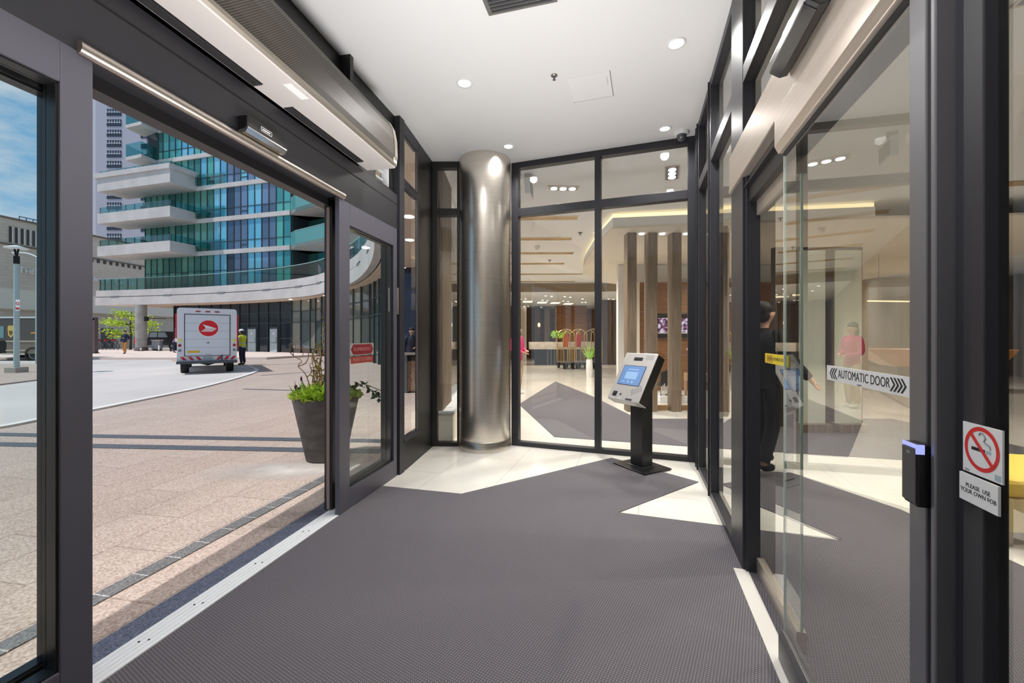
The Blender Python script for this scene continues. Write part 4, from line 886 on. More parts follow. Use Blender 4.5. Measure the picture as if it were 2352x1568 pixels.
# young tree beyond the pillar
TR = empty('young_tree', (-42.9, 47.0, 0.0), 0, 'young tree with bright yellow-green leaves behind the concrete pillar', 'tree')
m = MB(); m.tube([(0, 0, 0), (0.05, 0, 1.5), (0.0, 0, 2.8), (0.1, 0, 4.3)], [0.12, 0.1, 0.08, 0.03], 10)
br = [(2.4, 1.7, 2.0), (-2.6, 1.6, 2.1), (2.0, 2.4, 2.7), (-2.2, 2.7, 3.2), (1.4, 3.2, 3.6), (-1.3, 3.6, 4.2), (2.9, 2.6, 3.0), (-3.1, 2.8, 3.1), (-1.9, 1.5, 1.65)]
for x, z0, z1 in br: m.tube([(0, 0, z0), (x*0.5, random.uniform(-.5, .5), (z0+z1)/2+0.1), (x, random.uniform(-1, 1), z1)], [0.045, 0.03, 0.01], 6)
part('trunk', m, M_bark, TR)
def crown():
    x, z0, z1 = random.choice(br); k = 0.25+0.8*random.random()
    return Vector((x*k+random.gauss(0, .22), random.gauss(0, .5), z0+(z1-z0)*k+random.gauss(0, .17))), Vector((random.uniform(-1, 1), random.uniform(-1, 1), random.uniform(-.3, .5)))
m = MB(); leaf_cloud(1500, crown, 0.24, 0.09, m); part('foliage', m, noisy('spring_leaf', rgb(190, 218, 56), rgb(226, 242, 100), 5, 0.6), TR)
# cladded bin seen through the angled window
BN = empty('litter_bin', (-2.62, 10.7, 0), 0.2, 'grey litter bin with a pebbled brown panel seen through the angled window', 'bin')
m = MB(); m.box(-0.22, -0.05, -0.2, 0.2, 0, 0.95); part('side_post', m, pbr('bin_grey', rgb(120, 128, 136), 0.5), BN, 0.01)
m = MB(); m.box(-0.05, 0.22, -0.19, 0.19, 0.03, 0.80); part('pebble_panel', m, noisy('pebble', rgb(96, 70, 52), rgb(170, 130, 104), 45, 0.8), BN, 0.01)
m = MB(); m.box(-0.24, 0.26, -0.22, 0.22, 0.95, 1.0); part('lid', m, M_alu, BN, 0.008)
m = MB(); m.box(-0.05, 0.22, -0.17, 0.17, 0.80, 0.95); part('opening', m, M_blackmat, BN)

# ---------------------------------------------------------------- vehicles
def wheel(parent, x, y, r, w, hub=None):
    Mw = Matrix.Translation((x, y, r)) @ Matrix.Rotation(PI/2, 4, 'Y')
    m = MB(); m.lathe([(r*0.62, -w/2), (r*0.93, -w/2), (r, -w*0.35), (r, w*0.35), (r*0.93, w/2), (r*0.62, w/2)], 26, M=Mw); wo = part('wheel', m, M_tyre, parent)
    m = MB(); m.lathe([(r*0.25, -w*0.52), (r*0.55, -w*0.46), (r*0.62, -w*0.5), (r*0.62, w*0.5), (r*0.55, w*0.46), (r*0.25, w*0.52)], 20, M=Mw); part('rim', m, hub or pbr('rim_grey', rgb(176, 178, 182), 0.35, 0.5), wo)
    return wo
hx = Vector((-0.588, 0.809))
MT = empty('mail_truck', (-11.68, 16.05, 0.0), math.radians(36.0), 'white mail delivery truck with a red round emblem on its rear shutter', 'truck')
Wd, Ht, Ln = 1.86, 2.50, 4.9
M_twhite = pbr('truck_white', rgb(226, 226, 230), 0.35)
def rrect(x0, x1, z0, z1, r, n=4):
    pts = []
    for cx, cz, a0 in ((x1-r, z0+r*0.3, -PI/2), (x1-r, z1-r, 0), (x0+r, z1-r, PI/2), (x0+r, z0+r*0.3, PI)):
        rr = r if cz > 1 else r*0.3
        for k in range(n+1): pts.append((cx+rr*math.cos(a0+PI/2*k/n) if cz > 1 else (cx+r-rr if cx > 0 else cx-r+rr)+rr*math.cos(a0+PI/2*k/n), cz+rr*math.sin(a0+PI/2*k/n)))
    return pts
YZ = Matrix(((1,0,0,0),(0,0,1,0),(0,1,0,0),(0,0,0,1)))       # (x, z) outline swept along y
m = MB(); m.prism(rrect(-Wd/2, Wd/2, 0.42, Ht, 0.10), 0.0, Ln, YZ); part('body', m, M_twhite, MT)
m = MB(); m.prism(rrect(-Wd/2+0.02, Wd/2-0.02, 0.42, 1.5, 0.12), Ln, Ln+0.8, YZ); part('bonnet', m, M_twhite, MT)
m = MB(); m.box(-Wd/2+0.13, Wd/2-0.13, Ln, Ln+0.03, 1.5, 2.2); part('windscreen', m, M_dkglass, MT)
m = MB(); m.box(-0.715, 0.715, -0.014, 0.0, 0.68, 2.27); so = part('shutter_seal', m, M_black, MT)
m = MB()
for k in range(5): m.box(-0.69, 0.69, -0.022, -0.012, 0.70+0.31*k, 1.005+0.31*k)
rd_ = part('rear_shutter', m, pbr('shutter_white', rgb(220, 221, 226), 0.4), MT)
# emblem on the shutter: white rim, red disc, white winged arrow
def disc(m, x, z, rx, rz, y0, y1, n=40): m.prism([(x+rx*math.cos(2*PI*k/n), z+rz*math.sin(2*PI*k/n)) for k in range(n)], y0, y1, YZ)
m = MB(); disc(m, 0.02, 1.74, 0.325, 0.325, -0.024, -0.022); em = part('emblem', m, M_signw, rd_)
m = MB(); disc(m, 0.02, 1.74, 0.305, 0.305, -0.027, -0.024); part('red_disc', m, M_red, em)
def poly(m, pts, y0, y1): m.prism(pts, y0, y1, YZ)
m = MB()
poly(m, [(-0.17, 1.89), (0.28, 1.735), (-0.07, 1.735), (-0.09, 1.80)], -0.030, -0.027)
poly(m, [(-0.09, 1.722), (0.275, 1.722), (0.25, 1.700), (-0.115, 1.700)], -0.030, -0.027)
poly(m, [(-0.135, 1.685), (0.235, 1.685), (0.20, 1.660), (-0.16, 1.660)], -0.030, -0.027)
poly(m, [(-0.18, 1.645), (0.185, 1.645), (0.14, 1.615), (-0.215, 1.615)], -0.030, -0.027)
part('winged_arrow', m, M_signw, em)
m = MB(); m.box(-0.04, 0.04, -0.04, -0.022, 1.17, 1.19); m.box(0.02, 0.04, -0.04, -0.022, 1.17, 1.22); part('latch', m, MATS['dark_steel'], rd_)
m = MB(); m.box(-0.62, -0.24, -0.024, -0.022, 0.81, 0.89); yl = part('caution_label', m, pbr('label_yellow', rgb(232, 184, 24), 0.5), rd_)
m = MB(); m.box(-0.55, -0.27, -0.0245, -0.024, 0.845, 0.855); part('label_text', m, MATS['ochre'], yl)
m = MB(); m.box(-0.05, 0.09, -0.04, -0.022, 0.72, 0.735); m.box(-0.05, -0.04, -0.04, -0.022, 0.72, 0.77); m.box(0.08, 0.09, -0.04, -0.022, 0.72, 0.77); part('grab_handle', m, M_alu, rd_)
for s in (-1, 1):
    for z, r, nm, mt in ((1.28, 0.055, 'indicator_lamp', pbr('amber_lamp', rgb(250, 226, 96), 0.3)), (1.09, 0.05, 'tail_lamp', pbr('lamp_red', rgb(170, 24, 28), 0.3)), (0.90, 0.05, 'reverse_lamp', MATS['mid_grey'])):
        m = MB(); disc(m, s*0.845, z, r, r, -0.03, 0.0, 20); part(nm, m, mt, MT)
for x in (-0.30, 0.0, 0.29):
    m = MB(); m.box(x-0.075, x+0.075, -0.02, 0, 2.355, 2.395); part('marker_lamp', m, MATS['lamp_red'], MT)
for x in (-0.76, -0.53, -0.30):
    m = MB(); poly(m, [(x-0.08, 0.66), (x+0.02, 0.66), (x+0.12, 0.535), (x+0.02, 0.535)], -0.012, 0.0); part('hazard_stripe', m, M_red, MT)
for x in (0.38, 0.62, 0.83):
    m = MB(); poly(m, [(x-0.02, 0.66), (x+0.08, 0.66), (x-0.02, 0.535), (x-0.12, 0.535)], -0.012, 0.0); part('hazard_stripe', m, M_red, MT)
m = MB(); m.box(-0.17, 0.17, -0.014, 0, 0.53, 0.66); pl = part('licence_plate', m, pbr('plate_grey', rgb(196, 200, 206), 0.4), MT)
text('plate_number', 'BF 37965', 0.085, MATS['dark_steel'], pl, (0, -0.015, 0.59), (PI/2, 0, 0), 0.001, 0.8)
m = MB(); m.box(-Wd/2-0.01, Wd/2+0.01, -0.22, 0.02, 0.40, 0.50); m.box(0.42, 0.46, -0.05, -0.02, 0.42, 0.72); part('step_bumper', m, pbr('bumper_grey', rgb(72, 74, 80), 0.6), MT, 0.01)
m = MB(); poly(m, [(-0.4, 0.42), (0.4, 0.42), (0.18, 0.36), (0.0, 0.30), (-0.18, 0.36)], 0.2, 0.35); part('tow_frame', m, M_blackmat, MT)
for s in (-1, 1):
    m = MB(); m.box(s*Wd/2-0.005 if s > 0 else -Wd/2-0.05, Wd/2+0.05 if s > 0 else -Wd/2+0.005, 0.04, 2.6, 1.35 if s < 0 else 0.95, 2.28); part('red_side_panel', m, M_red, MT)
m = MB(); m.tube([(-Wd/2-0.03, 3.6, 1.95), (-Wd/2-0.13, 3.4, 1.95), (-Wd/2-0.16, 3.4, 1.5), (-Wd/2-0.14, 3.4, 1.2), (-Wd/2-0.02, 3.5, 1.18)], 0.03, 6); m.box(-Wd/2-0.22, -Wd/2-0.1, 3.35, 3.4, 1.2, 1.8); part('mirror', m, M_signw, MT)
for x in (-Wd/2+0.2, Wd/2-0.2):
    wheel(MT, x, 0.95, 0.34, 0.25); wheel(MT, x, 4.9, 0.34, 0.22)

# brown parcel van across the island, side on
PV = empty('parcel_van', (-29.05, 24.6, 0.0), 0, 'dark brown parcel delivery van seen side-on behind the lamp post', 'van')
M_brown = pbr('van_brown', rgb(84, 76, 70), 0.3); M_brown2 = pbr('van_brown_low', rgb(124, 112, 98), 0.35)
m = MB(); m.box(-1.55, 2.15, 0, 2.1, 1.18, 2.52); part('upper_body', m, M_brown, PV, 0.03)
m = MB(); m.box(-0.72, 2.15, 0, 2.1, 0.42, 1.18); part('lower_body', m, M_brown2, PV, 0.02)
m = MB(); m.box(-1.6, 2.15, -0.02, 2.12, 2.52, 2.60); part('roof', m, pbr('roof_white', rgb(232, 234, 234), 0.5), PV)
m = MB(); m.box(-1.45, -0.85, -0.015, 0, 1.35, 2.05); part('cab_window', m, pbr('teal_window', rgb(110, 150, 152), 0.1), PV)
m = MB(); m.box(-1.5, -0.73, 0.0, 2.1, 0.42, 1.18); part('cab_recess', m, M_blackmat, PV)
m = MB(); m.prism([(-2.6, 0.45), (-1.5, 0.45), (-1.5, 1.2), (-2.3, 1.1), (-2.6, 0.85)], 0.05, 2.05, YZ); part('bonnet', m, M_brown2, PV)
m = MB(); m.box(-0.72, 2.15, -0.03, 0, 1.12, 1.2); m.box(-0.72, 0.42, -0.03, 0, 0.58, 0.66); part('side_trim', m, pbr('trim_tan', rgb(190, 176, 152), 0.5), PV)
m = MB(); m.box(-0.95, 0.42, -0.06, 0, 0.36, 0.45); part('running_board', m, pbr('board_cream', rgb(206, 198, 180), 0.6), PV)
m = MB(); poly(m, [(-0.62, 1.95), (-0.57, 2.08), (-0.27, 2.08), (-0.24, 1.9), (-0.26, 1.55), (-0.42, 1.36), (-0.58, 1.50)], -0.02, 0); sh = part('shield_emblem', m, pbr('shield_gold', rgb(222, 190, 96), 0.4), PV)
m = MB(); poly(m, [(-0.54, 1.78), (-0.32, 1.78), (-0.32, 1.62), (-0.42, 1.48), (-0.52, 1.60)], -0.024, -0.02); part('shield_centre', m, pbr('shield_brown', rgb(120, 92, 52), 0.5), sh)
m = MB(); m.box(0.75, 1.75, -0.02, 0.0, 1.60, 1.70); part('gold_script', m, pbr('script_gold', rgb(214, 150, 60), 0.5), PV)
for x in (0.85, -2.0):
    Mw = Matrix.Translation((x, 0.14, 0.36)) @ Matrix.Rotation(PI/2, 4, 'X'); m = MB(); m.lathe([(0.22, -0.12), (0.34, -0.12), (0.37, -0.08), (0.37, 0.08), (0.34, 0.12), (0.22, 0.12)], 24, M=Mw); wo = part('wheel', m, M_tyre, PV)
    m = MB(); m.lathe([(0.16, 0.06), (0.22, 0.12), (0.24, 0.13), (0.24, -0.1)], 20, M=Mw); part('rim', m, MATS['rim_grey'], wo)
    m = MB(); m.lathe([(0.36, 0.13), (0.46, 0.13), (0.46, 0.17), (0.36, 0.17)], 24, M=Mw, caps=False); part('wheel_arch', m, M_blackmat, PV)
    Mw = Matrix.Translation((x, 1.96, 0.36)) @ Matrix.Rotation(PI/2, 4, 'X'); m = MB(); m.lathe([(0.2, -0.12), (0.37, -0.1), (0.37, 0.1), (0.2, 0.12)], 20, M=Mw); part('wheel', m, M_tyre, PV)
# black pickup half hidden by the pillar
PK = empty('pickup_truck', (-36.4, 42.6, 0.13), math.radians(-8), 'black pickup truck parked behind the concrete pillar and the young tree', 'pickup')
M_car = pbr('car_black', rgb(34, 33, 38), 0.15)
m = MB(); m.prism([(-2.4, 0.45), (3.0, 0.45), (3.0, 1.12), (1.9, 1.2), (-2.4, 1.2)], 0, 1.9, YZ); part('body', m, M_car, PK, 0.03)
m = MB(); m.prism([(-0.9, 1.2), (1.7, 1.2), (1.2, 1.85), (-0.75, 1.85)], 0.08, 1.82, YZ); part('cab', m, M_car, PK, 0.03)
m = MB(); m.prism([(-0.75, 1.25), (0.2, 1.25), (0.2, 1.76), (-0.62, 1.76)], 0.06, 0.09, YZ); m.prism([(0.3, 1.25), (1.45, 1.25), (1.1, 1.76), (0.3, 1.76)], 0.06, 0.09, YZ); part('side_window', m, pbr('car_glass', rgb(120, 130, 140), 0.08), PK)
m = MB(); m.box(-2.44, -2.05, -0.02, 0.15, 0.62, 1.12); part('tail_lamp', m, pbr('bright_tail', rgb(226, 30, 40), 0.3), PK)
m = MB(); m.box(-2.6, -2.35, 0.1, 1.8, 0.4, 0.62); part('rear_bumper', m, M_chrome, PK)
for x in (-1.5, 1.95):
    for y in (0.12, 1.78):
        Mw = Matrix.Translation((x, y, 0.38)) @ Matrix.Rotation(PI/2, 4, 'X'); m = MB(); m.lathe([(0.22, -0.12), (0.38, -0.1), (0.38, 0.1), (0.22, 0.12)], 20, M=Mw); wo = part('wheel', m, M_tyre, PK)
        m = MB(); m.lathe([(0.05, -0.13), (0.23, -0.11), (0.23, 0.11), (0.05, 0.13)], 16, M=Mw); part('rim', m, MATS['rim_grey'], wo)
# hire bikes in a row
BK = empty('hire_bike', (-42.4, 42.3, 0.13), math.radians(60), 'leftmost hire bike in the row by the hotel wall', 'bicycle', 'row of hire bikes')
for y in (-0.52, 0.52):
    m = MB(); n = 22; m.tube([(0, y+0.33*math.cos(2*PI*k/n), 0.34+0.33*math.sin(2*PI*k/n)) for k in range(n+1)], 0.022, 6, cap=False)
    for k in range(4): a = PI*k/4; m.tube([(0, y-0.32*math.cos(a), 0.34-0.32*math.sin(a)), (0, y+0.32*math.cos(a), 0.34+0.32*math.sin(a))], 0.005, 4)
    part('wheel', m, M_tyre, BK)
m = MB(); m.tube([(0, -0.52, 0.34), (0, -0.1, 0.32), (0, 0.36, 0.75), (0, 0.52, 0.34)], 0.025, 6); m.tube([(0, -0.52, 0.34), (0, -0.22, 0.82), (0, -0.1, 0.32)], 0.022, 6); m.tube([(0, 0.36, 0.75), (0, 0.34, 1.02)], 0.02, 6); part('frame', m, pbr('bike_grey', rgb(96, 100, 110), 0.4, 0.3), BK)
m = MB(); m.tube([(-0.26, 0.26, 1.05), (0, 0.36, 1.02), (0.26, 0.26, 1.05)], 0.018, 6); part('handlebar', m, M_black, BK)
m = MB(); m.box(-0.08, 0.08, -0.36, -0.1, 0.82, 0.88); part('saddle', m, M_black, BK)
m = MB(); m.box(-0.14, 0.14, 0.42, 0.66, 0.86, 1.06); part('front_rack', m, pbr('bike_red', rgb(206, 60, 66), 0.5), BK)
for k, lb in enumerate(['second hire bike from the left in the row by the hotel wall', 'third hire bike from the left in the row by the hotel wall', 'rightmost hire bike in the row, nearest the black pickup']):
    c = copy_tree(BK); c.location = (-42.4+0.72*(k+1), 42.3+0.05*(k+1), 0.13); c['label'] = lb
# cabinet and small white bollards by the pickup
CB = empty('utility_cabinet', (-33.6, 39.4, 0.13), 0.1, 'grey metal utility cabinet on the pavement right of the concrete pillar', 'cabinet')
m = MB(); m.box(-0.35, 0.35, 0, 0.4, 0.12, 0.95); part('box', m, pbr('cabinet_grey', rgb(150, 152, 156), 0.5), CB, 0.01)
m = MB(); m.box(-0.42, 0.42, -0.05, 0.45, 0.95, 1.02); part('lid', m, M_alu, CB)
m = MB(); m.box(-0.3, 0.3, 0.05, 0.35, 0, 0.12); part('plinth', m, M_blackmat, CB)
for k, (x, lb) in enumerate(((-34.0, 'low white plastic barrier foot left of the utility cabinet'), (-32.6, 'small white bollard right of the utility cabinet'))):
    o = empty('bollard', (x, 38.6 if k else 38.3, 0.13), 0, lb, 'bollard')
    m = MB(); m.tube([(0, 0, 0.06), (0, 0, 0.5 if k else 0.28)], 0.07, 12); part('post', m, M_signw, o)
    m = MB(); m.box(-0.2, 0.2, -0.12, 0.12, 0, 0.06); part('foot', m, M_black, o)
BP = empty('driveway_post', (-32.7, 32.6, 0.13), 0, 'tall round-topped dark brown post on the far pavement left of the walking person', 'post')
m = MB(); m.box(-0.14, 0.14, 0, 0.3, 0.06, 2.72); m.lathe([(0.14, -0.15), (0.14, 0.15)], 20, M=Matrix.Translation((0, 0.15, 2.72)) @ Matrix.Rotation(PI/2, 4, 'X')); part('pillar_body', m, pbr('post_brown', rgb(96, 84, 84), 0.5), BP)
m = MB(); m.box(-0.2, 0.2, -0.05, 0.35, 0, 0.06); part('foot', m, M_blackmat, BP)
# ================================================================ lobby beyond the glass
m = MB(); m.box(-0.65, LOBBY_R, LOBBY_FAR, LOBBY_FAR+0.2, 0, CEIL); tag(m.build('wall_far', M_wood), 'dark brown panelled far wall of the lobby', 'wall', kind='structure')
m = MB(); m.box(LOBBY_R, LOBBY_R+0.2, -2.3, LOBBY_FAR, 0, CEIL); tag(m.build('wall_right', M_wood_dk), 'dark brown wall along the far side of the lobby', 'wall', kind='structure')
m = MB(); m.box(0.1, LOBBY_R, -2.35, -2.2, 0, CEIL); tag(m.build('wall_front', M_wood_dk), 'dark brown lobby wall on the street side', 'wall', kind='structure')
m = MB(); m.prism([(-0.98, 8.6), (-0.86, 8.6), (-0.52, LOBBY_FAR), (-0.64, LOBBY_FAR)], 0, CEIL); tag(m.build('wall_left', M_cream), 'cream lobby wall behind the round column', 'wall', kind='structure')
W6 = empty('window_6', (-1.0, 6.35, 0), 0, 'pale window strip beside the brown fluted panel left of the column', 'window', kind='structure')
m = MB(); m.box(0.0, 0.05, 0, 2.25, 0.4, CEIL-0.001) if False else m.box(0.02, 0.03, 0.05, 2.2, 0.4, 3.5); part('pane', m, M_glass_out, W6)
m = MB(); m.box(0, 0.06, 0, 0.05, 0, CEIL); m.box(0, 0.06, 2.2, 2.25, 0, CEIL); m.box(0, 0.06, 0.05, 2.2, 3.5, CEIL); part('window_frame', m, M_signw, W6)
m = MB(); m.box(-0.01, 0.22, -0.85, 2.25, 0, 0.40); part('sill_box', m, M_cream, W6)
m = MB(); m.box(-0.01, 0.24, -0.87, 2.25, 0.40, 0.43); m.box(0.05, 0.18, -0.6, 2.0, 0.43, 0.435); part('sill', m, M_white, W6)
FP = empty('fluted_panel', (-1.005, 5.50, 0.43), 0, 'brown vertical fluted panel seen through the slim window left of the column', 'wall panel')
m = MB()
for k in range(9): m.tube([(0.05, 0.04+0.092*k, 0), (0.05, 0.04+0.092*k, CEIL-0.44)], 0.047, 10)
part('flutes', m, M_post, FP)
# dropped ceiling, curved soffit and cove
m = MB(); m.prism([(-0.58, 17.4), (3.0, 17.3), (6.0, 16.8), (LOBBY_R, 15.0), (LOBBY_R, LOBBY_FAR), (-0.58, LOBBY_FAR)], 3.30, CEIL); tag(m.build('ceiling_dropped', M_ceil), 'lower cream ceiling over the reception end of the lobby', 'ceiling', kind='structure')
m = MB(); m.band([(LOBBY_R, 14.95), (6.0, 16.75), (3.0, 17.25), (-0.58, 17.35)], -0.06, 3.27, 3.60); tag(m.build('trim_1', pbr('taupe_band', rgb(128, 112, 94), 0.6)), 'taupe band along the front edge of the lower lobby ceiling', 'trim', kind='structure')
SF = empty('curved_soffit', (4, 10, 0), 0, 'white dropped soffit with a curved edge and glowing cove above the oak posts', 'soffit')
sof = [(1.82, 7.55)]+smooth_line([(1.80, 8.4), (1.83, 9.4), (1.97, 11.4), (2.4, 13.5), (3.6, 15.3), (6.0, 16.2)], 5)+[(12, 15.0), (12, 6.4), (6, 6.9)]
sl = [(x-4, y-10) for x, y in sof]
m = MB(); m.prism(sl, 3.36, 3.40); part('underside', m, M_cream, SF)
m = MB(); m.band([sl[-1]]+sl[:-3], -0.10, 3.401, 3.555); part('fascia', m, M_white, SF)
m = MB(); m.band(offset([sl[-1]]+sl[:-3], -0.03), -0.06, 3.555, 3.63); part('cove_light', m, M_warm, SF)
for k, (u, v, ur) in enumerate(((1326, 500, 0), (1312, 548, 0), (1316, 581, 0), (1295, 605, 0), (1337, 629, 0), (1320, 646, 0))):
    Y = 2.25*F/(HY-v); X1 = (u-CX)*Y/F
    o = empty('ceiling_slot', (0, Y, CEIL), math.radians(-1.0), ('nearest', 'second', 'third', 'fourth', 'fifth', 'sixth and farthest')[k]+' gold slot across the white lobby ceiling seen in the left bay', 'ceiling slot', 'gold ceiling slots in the lobby')
    m = MB(); x0 = -0.3 if Y > 9 else -0.42; m.box(x0, X1, -0.11, 0.11, -0.012, -0.004); part('gold_lining', m, M_gold, o)
    m = MB(); m.box(x0-0.02, X1+0.02, -0.13, -0.11, -0.014, 0); m.box(x0-0.02, X1+0.02, 0.11, 0.13, -0.014, 0); part('edge_bead', m, M_cream, o)
for k in range(4):
    o = empty('ceiling_slot', (8.5+0.3*k, 2.4+1.7*k, CEIL), math.radians(-10), ('first', 'second', 'third', 'fourth')[k]+' gold slot in the lobby ceiling behind the sliding door, counted from the street', 'ceiling slot', 'gold ceiling slots in the lobby')
    m = MB(); m.box(-2.2, 2.2, -0.11, 0.11, -0.012, -0.004); part('gold_lining', m, M_gold, o)
def triple(x, y, rz, label):
    o = empty('triple_spotlight', (x, y, CEIL), rz, label, 'ceiling light')
    m = MB(); m.box(-0.24, 0.24, -0.09, 0.09, -0.012, 0); part('frame', m, M_alu, o)
    m = MB(); m.box(-0.215, 0.215, -0.07, 0.07, -0.014, -0.012); part('recess', m, MATS['dark_steel'], o)
    for k in range(3):
        m = MB(); m.lathe([(0.052, -0.015), (0.05, -0.022), (0.01, -0.02)], 20, (-0.14+0.14*k, 0), caps=False); part('lamp', m, M_lens, o)
    lamp('SPOT', 'lobby_spot', (x, y, CEIL-0.05), 260, (1, 0.95, 0.88), (0, 0, 0), spot_size=math.radians(130), spot_blend=0.7, shadow_soft_size=0.06)
triple(0.77, 6.3, 0.05, 'wide three-lamp recessed spotlight behind the left upper pane')
triple(2.19, 5.72, math.radians(70), 'three-lamp recessed spotlight behind the right upper pane')
triple(3.4, 2.6, math.radians(70), 'three-lamp recessed spotlight in the lobby behind the sliding door')
ES = empty('hanging_sign', (0.24, 5.86, 3.36), math.radians(80), 'white box sign hanging from the lobby ceiling seen almost edge-on', 'sign')
m = MB(); m.box(-0.17, 0.17, -0.035, 0.035, 0, 0.22); part('sign_box', m, M_signw, ES, 0.006)
m = MB(); m.box(-0.15, 0.15, -0.038, -0.035, 0.03, 0.19); m.box(-0.15, 0.15, 0.035, 0.038, 0.03, 0.19); part('face', m, MATS['mid_grey'], ES)
m = MB(); m.box(-0.1, 0.1, -0.05, 0.05, 0.22, 0.29); part('mount', m, M_alu, ES)
for x, y, lb in ((1.47, 9.0, 'tiny dark sprinkler between the first two gold slots'), (1.1, 12.2, 'tiny dark sprinkler near the fourth gold slot')):
    o = empty('sprinkler_head', (x, y, CEIL), 0, lb, 'sprinkler'); m = MB(); m.lathe([(0.05, 0), (0.05, -0.01), (0.012, -0.015), (0.012, -0.05), (0.03, -0.055)], 12); part('nozzle', m, MATS['dark_steel'], o)
o = empty('dome_camera', (0.62, 10.3, CEIL), 0, 'small white security camera under the lobby ceiling between the gold slots', 'security camera'); m = MB(); m.lathe([(0.07, 0), (0.07, -0.03)], 16); part('mount', m, M_white, o); m = MB(); m.ball((0, 0, -0.06), 0.06, 12, 8); part('dome', m, M_signw, o)
dl0 = None
for (u, v) in ((1191,677),(1253,679),(1267,680),(1297,681),(1310,682),(1338,686),(1195,686),(1207,686),(1246,689),(1257,690),(1294,691),(1305,692),(1337,694),(1345,694),(1204,703),(1213,703),(1243,705),(1252,706),(1282,707),(1290,708),(1398,686),(1409,687),(1560,690),(1700,684),(1760,690),(1820,684),(1880,690),(1930,684),(1790,700),(1850,700),(1910,700)):
    Y = 1.9*F/(HY-v); X = (u-CX)*Y/F
    if X > 17 or Y > 27.5: continue
    if dl0 is None:
        dl0 = empty('downlight', (X, Y, 3.30), 0, 'tiny bright downlight in the lower ceiling at the far end of the lobby', 'ceiling light', 'far lobby downlights')
        m = MB(); m.lathe([(0.05, -0.004), (0.05, -0.012), (0.002, -0.014)], 14, caps=False); part('lens', m, emit('far_lens', (1, 0.95, 0.85, 1), 7), dl0)
        m = MB(); m.lathe([(0.05, -0.008), (0.07, -0.01), (0.07, 0)], 14, caps=False); part('trim_ring', m, M_white, dl0)
    else:
        c = copy_tree(dl0); c.location = (X, Y, 3.30)
for k, (u0, u1, v) in enumerate(((1201, 1223, 692), (1234, 1256, 694), (1265, 1286, 695), (1295, 1315, 697))):
    Y = 1.9*F/(HY-v); o = empty('light_panel', ((0.5*(u0+u1)-CX)*Y/F, Y, 3.30), 0, ('leftmost', 'second from left', 'third from left', 'rightmost')[k]+' of four glowing warm panels in the far lobby ceiling', 'ceiling light', 'warm light panels')
    w = (u1-u0)*Y/F/2; m = MB(); m.box(-w, w, -0.45, 0.45, -0.02, -0.005); part('diffuser', m, emit('panel_glow', (1, 0.84, 0.55, 1), 2.2), o)
    m = MB(); m.box(-w-0.04, w+0.04, -0.49, 0.49, -0.012, 0); part('frame', m, M_gold, o)
# oak posts
for k, (x, lb) in enumerate(((2.25, 'leftmost'), (2.64, 'second from left'), (3.09, 'third from left'), (3.55, 'fourth from left'), (4.0, 'rightmost'))):
    o = empty('oak_post', (x, 7.95, 0), 0, lb+' of the tall smoked oak posts behind the kiosk', 'post', 'row of oak posts')
    m = MB(); m.box(-0.088, 0.088, -0.12, 0.12, 0.0, 3.36); part('shaft', m, M_post, o, 0.004)
    m = MB(); m.lathe([(0.05, 3.355), (0.05, 3.34), (0.003, 3.338)], 14, (0.2, -0.05), caps=False); part('spotlight', m, M_lens, o)
m = MB(); m.box(2.34, 2.54, 7.98, 8.1, 0, 0.09); m.box(2.73, 2.99, 7.98, 8.1, 0, 0.09); m.box(3.18, 3.45, 7.98, 8.1, 0, 0.09); tag(m.build('post_plinth', pbr('plinth_brown', rgb(140, 108, 66), 0.6)), 'low golden-brown plinth between the oak posts', 'plinth')
# wood feature wall with television
TVW = empty('feature_wall', (3.37, 11.0, 0), 0, 'walnut panelled wall carrying the television behind the oak posts', 'feature wall')
m = MB(); m.box(0, 6, 0, 0.12, 0, 2.84); part('panelling', m, M_wood, TVW)
m = MB()
for z in (0.92, 1.36, 2.06): m.box(0, 6, -0.006, 0, z, z+0.012)
part('metal_joint', m, MATS['cap_metal'], TVW)
m = MB(); m.box(-0.5, 6, 0.3, 0.5, 0, 3.355); part('backing_wall', m, M_white, TVW)
m = MB(); m.box(-0.14, -0.04, -0.1, 0.05, 0.0, 2.84); part('pilaster', m, M_cream, TVW)
TV = empty('television', (4.32, 10.99, 1.38), 0, 'wall-mounted television showing a colourful broadcast', 'television')
m = MB(); m.box(-0.52, 0.52, -0.06, 0, 0, 0.64); part('casing', m, M_black, TV, 0.004)
M_tv = pbr('tv_picture', rgb(20, 20, 30), 0.2); tc = N(M_tv, 'TexCoord'); mp = N(M_tv, 'Mapping'); mp.inputs['Scale'].default_value = (9, 1, 14); nz = N(M_tv, 'TexNoise', Scale=1.0, Detail=3); cr = N(M_tv, 'ValToRGB')
e = cr.color_ramp.elements; e[0].position = 0.36; e[0].color = rgb(30, 22, 40); e[1].position = 0.62; e[1].color = rgb(236, 226, 236); q = e.new(0.47); q.color = rgb(120, 50, 80); q = e.new(0.54); q.color = rgb(170, 150, 190)
L(M_tv, tc.outputs['Object'], mp.inputs[0]); L(M_tv, mp.outputs[0], nz.inputs['Vector']); L(M_tv, nz.outputs[0], cr.inputs[0]); L(M_tv, cr.outputs[0], bsdf(M_tv).inputs['Emission Color']); bsdf(M_tv).inputs['Emission Strength'].default_value = 0.9
m = MB(); m.box(-0.50, 0.50, -0.064, -0.06, 0.14, 0.52); part('screen', m, M_tv, TV)
m = MB(); m.box(-0.50, 0.50, -0.064, -0.06, 0.12, 0.14); part('ticker', m, M_signw, TV)
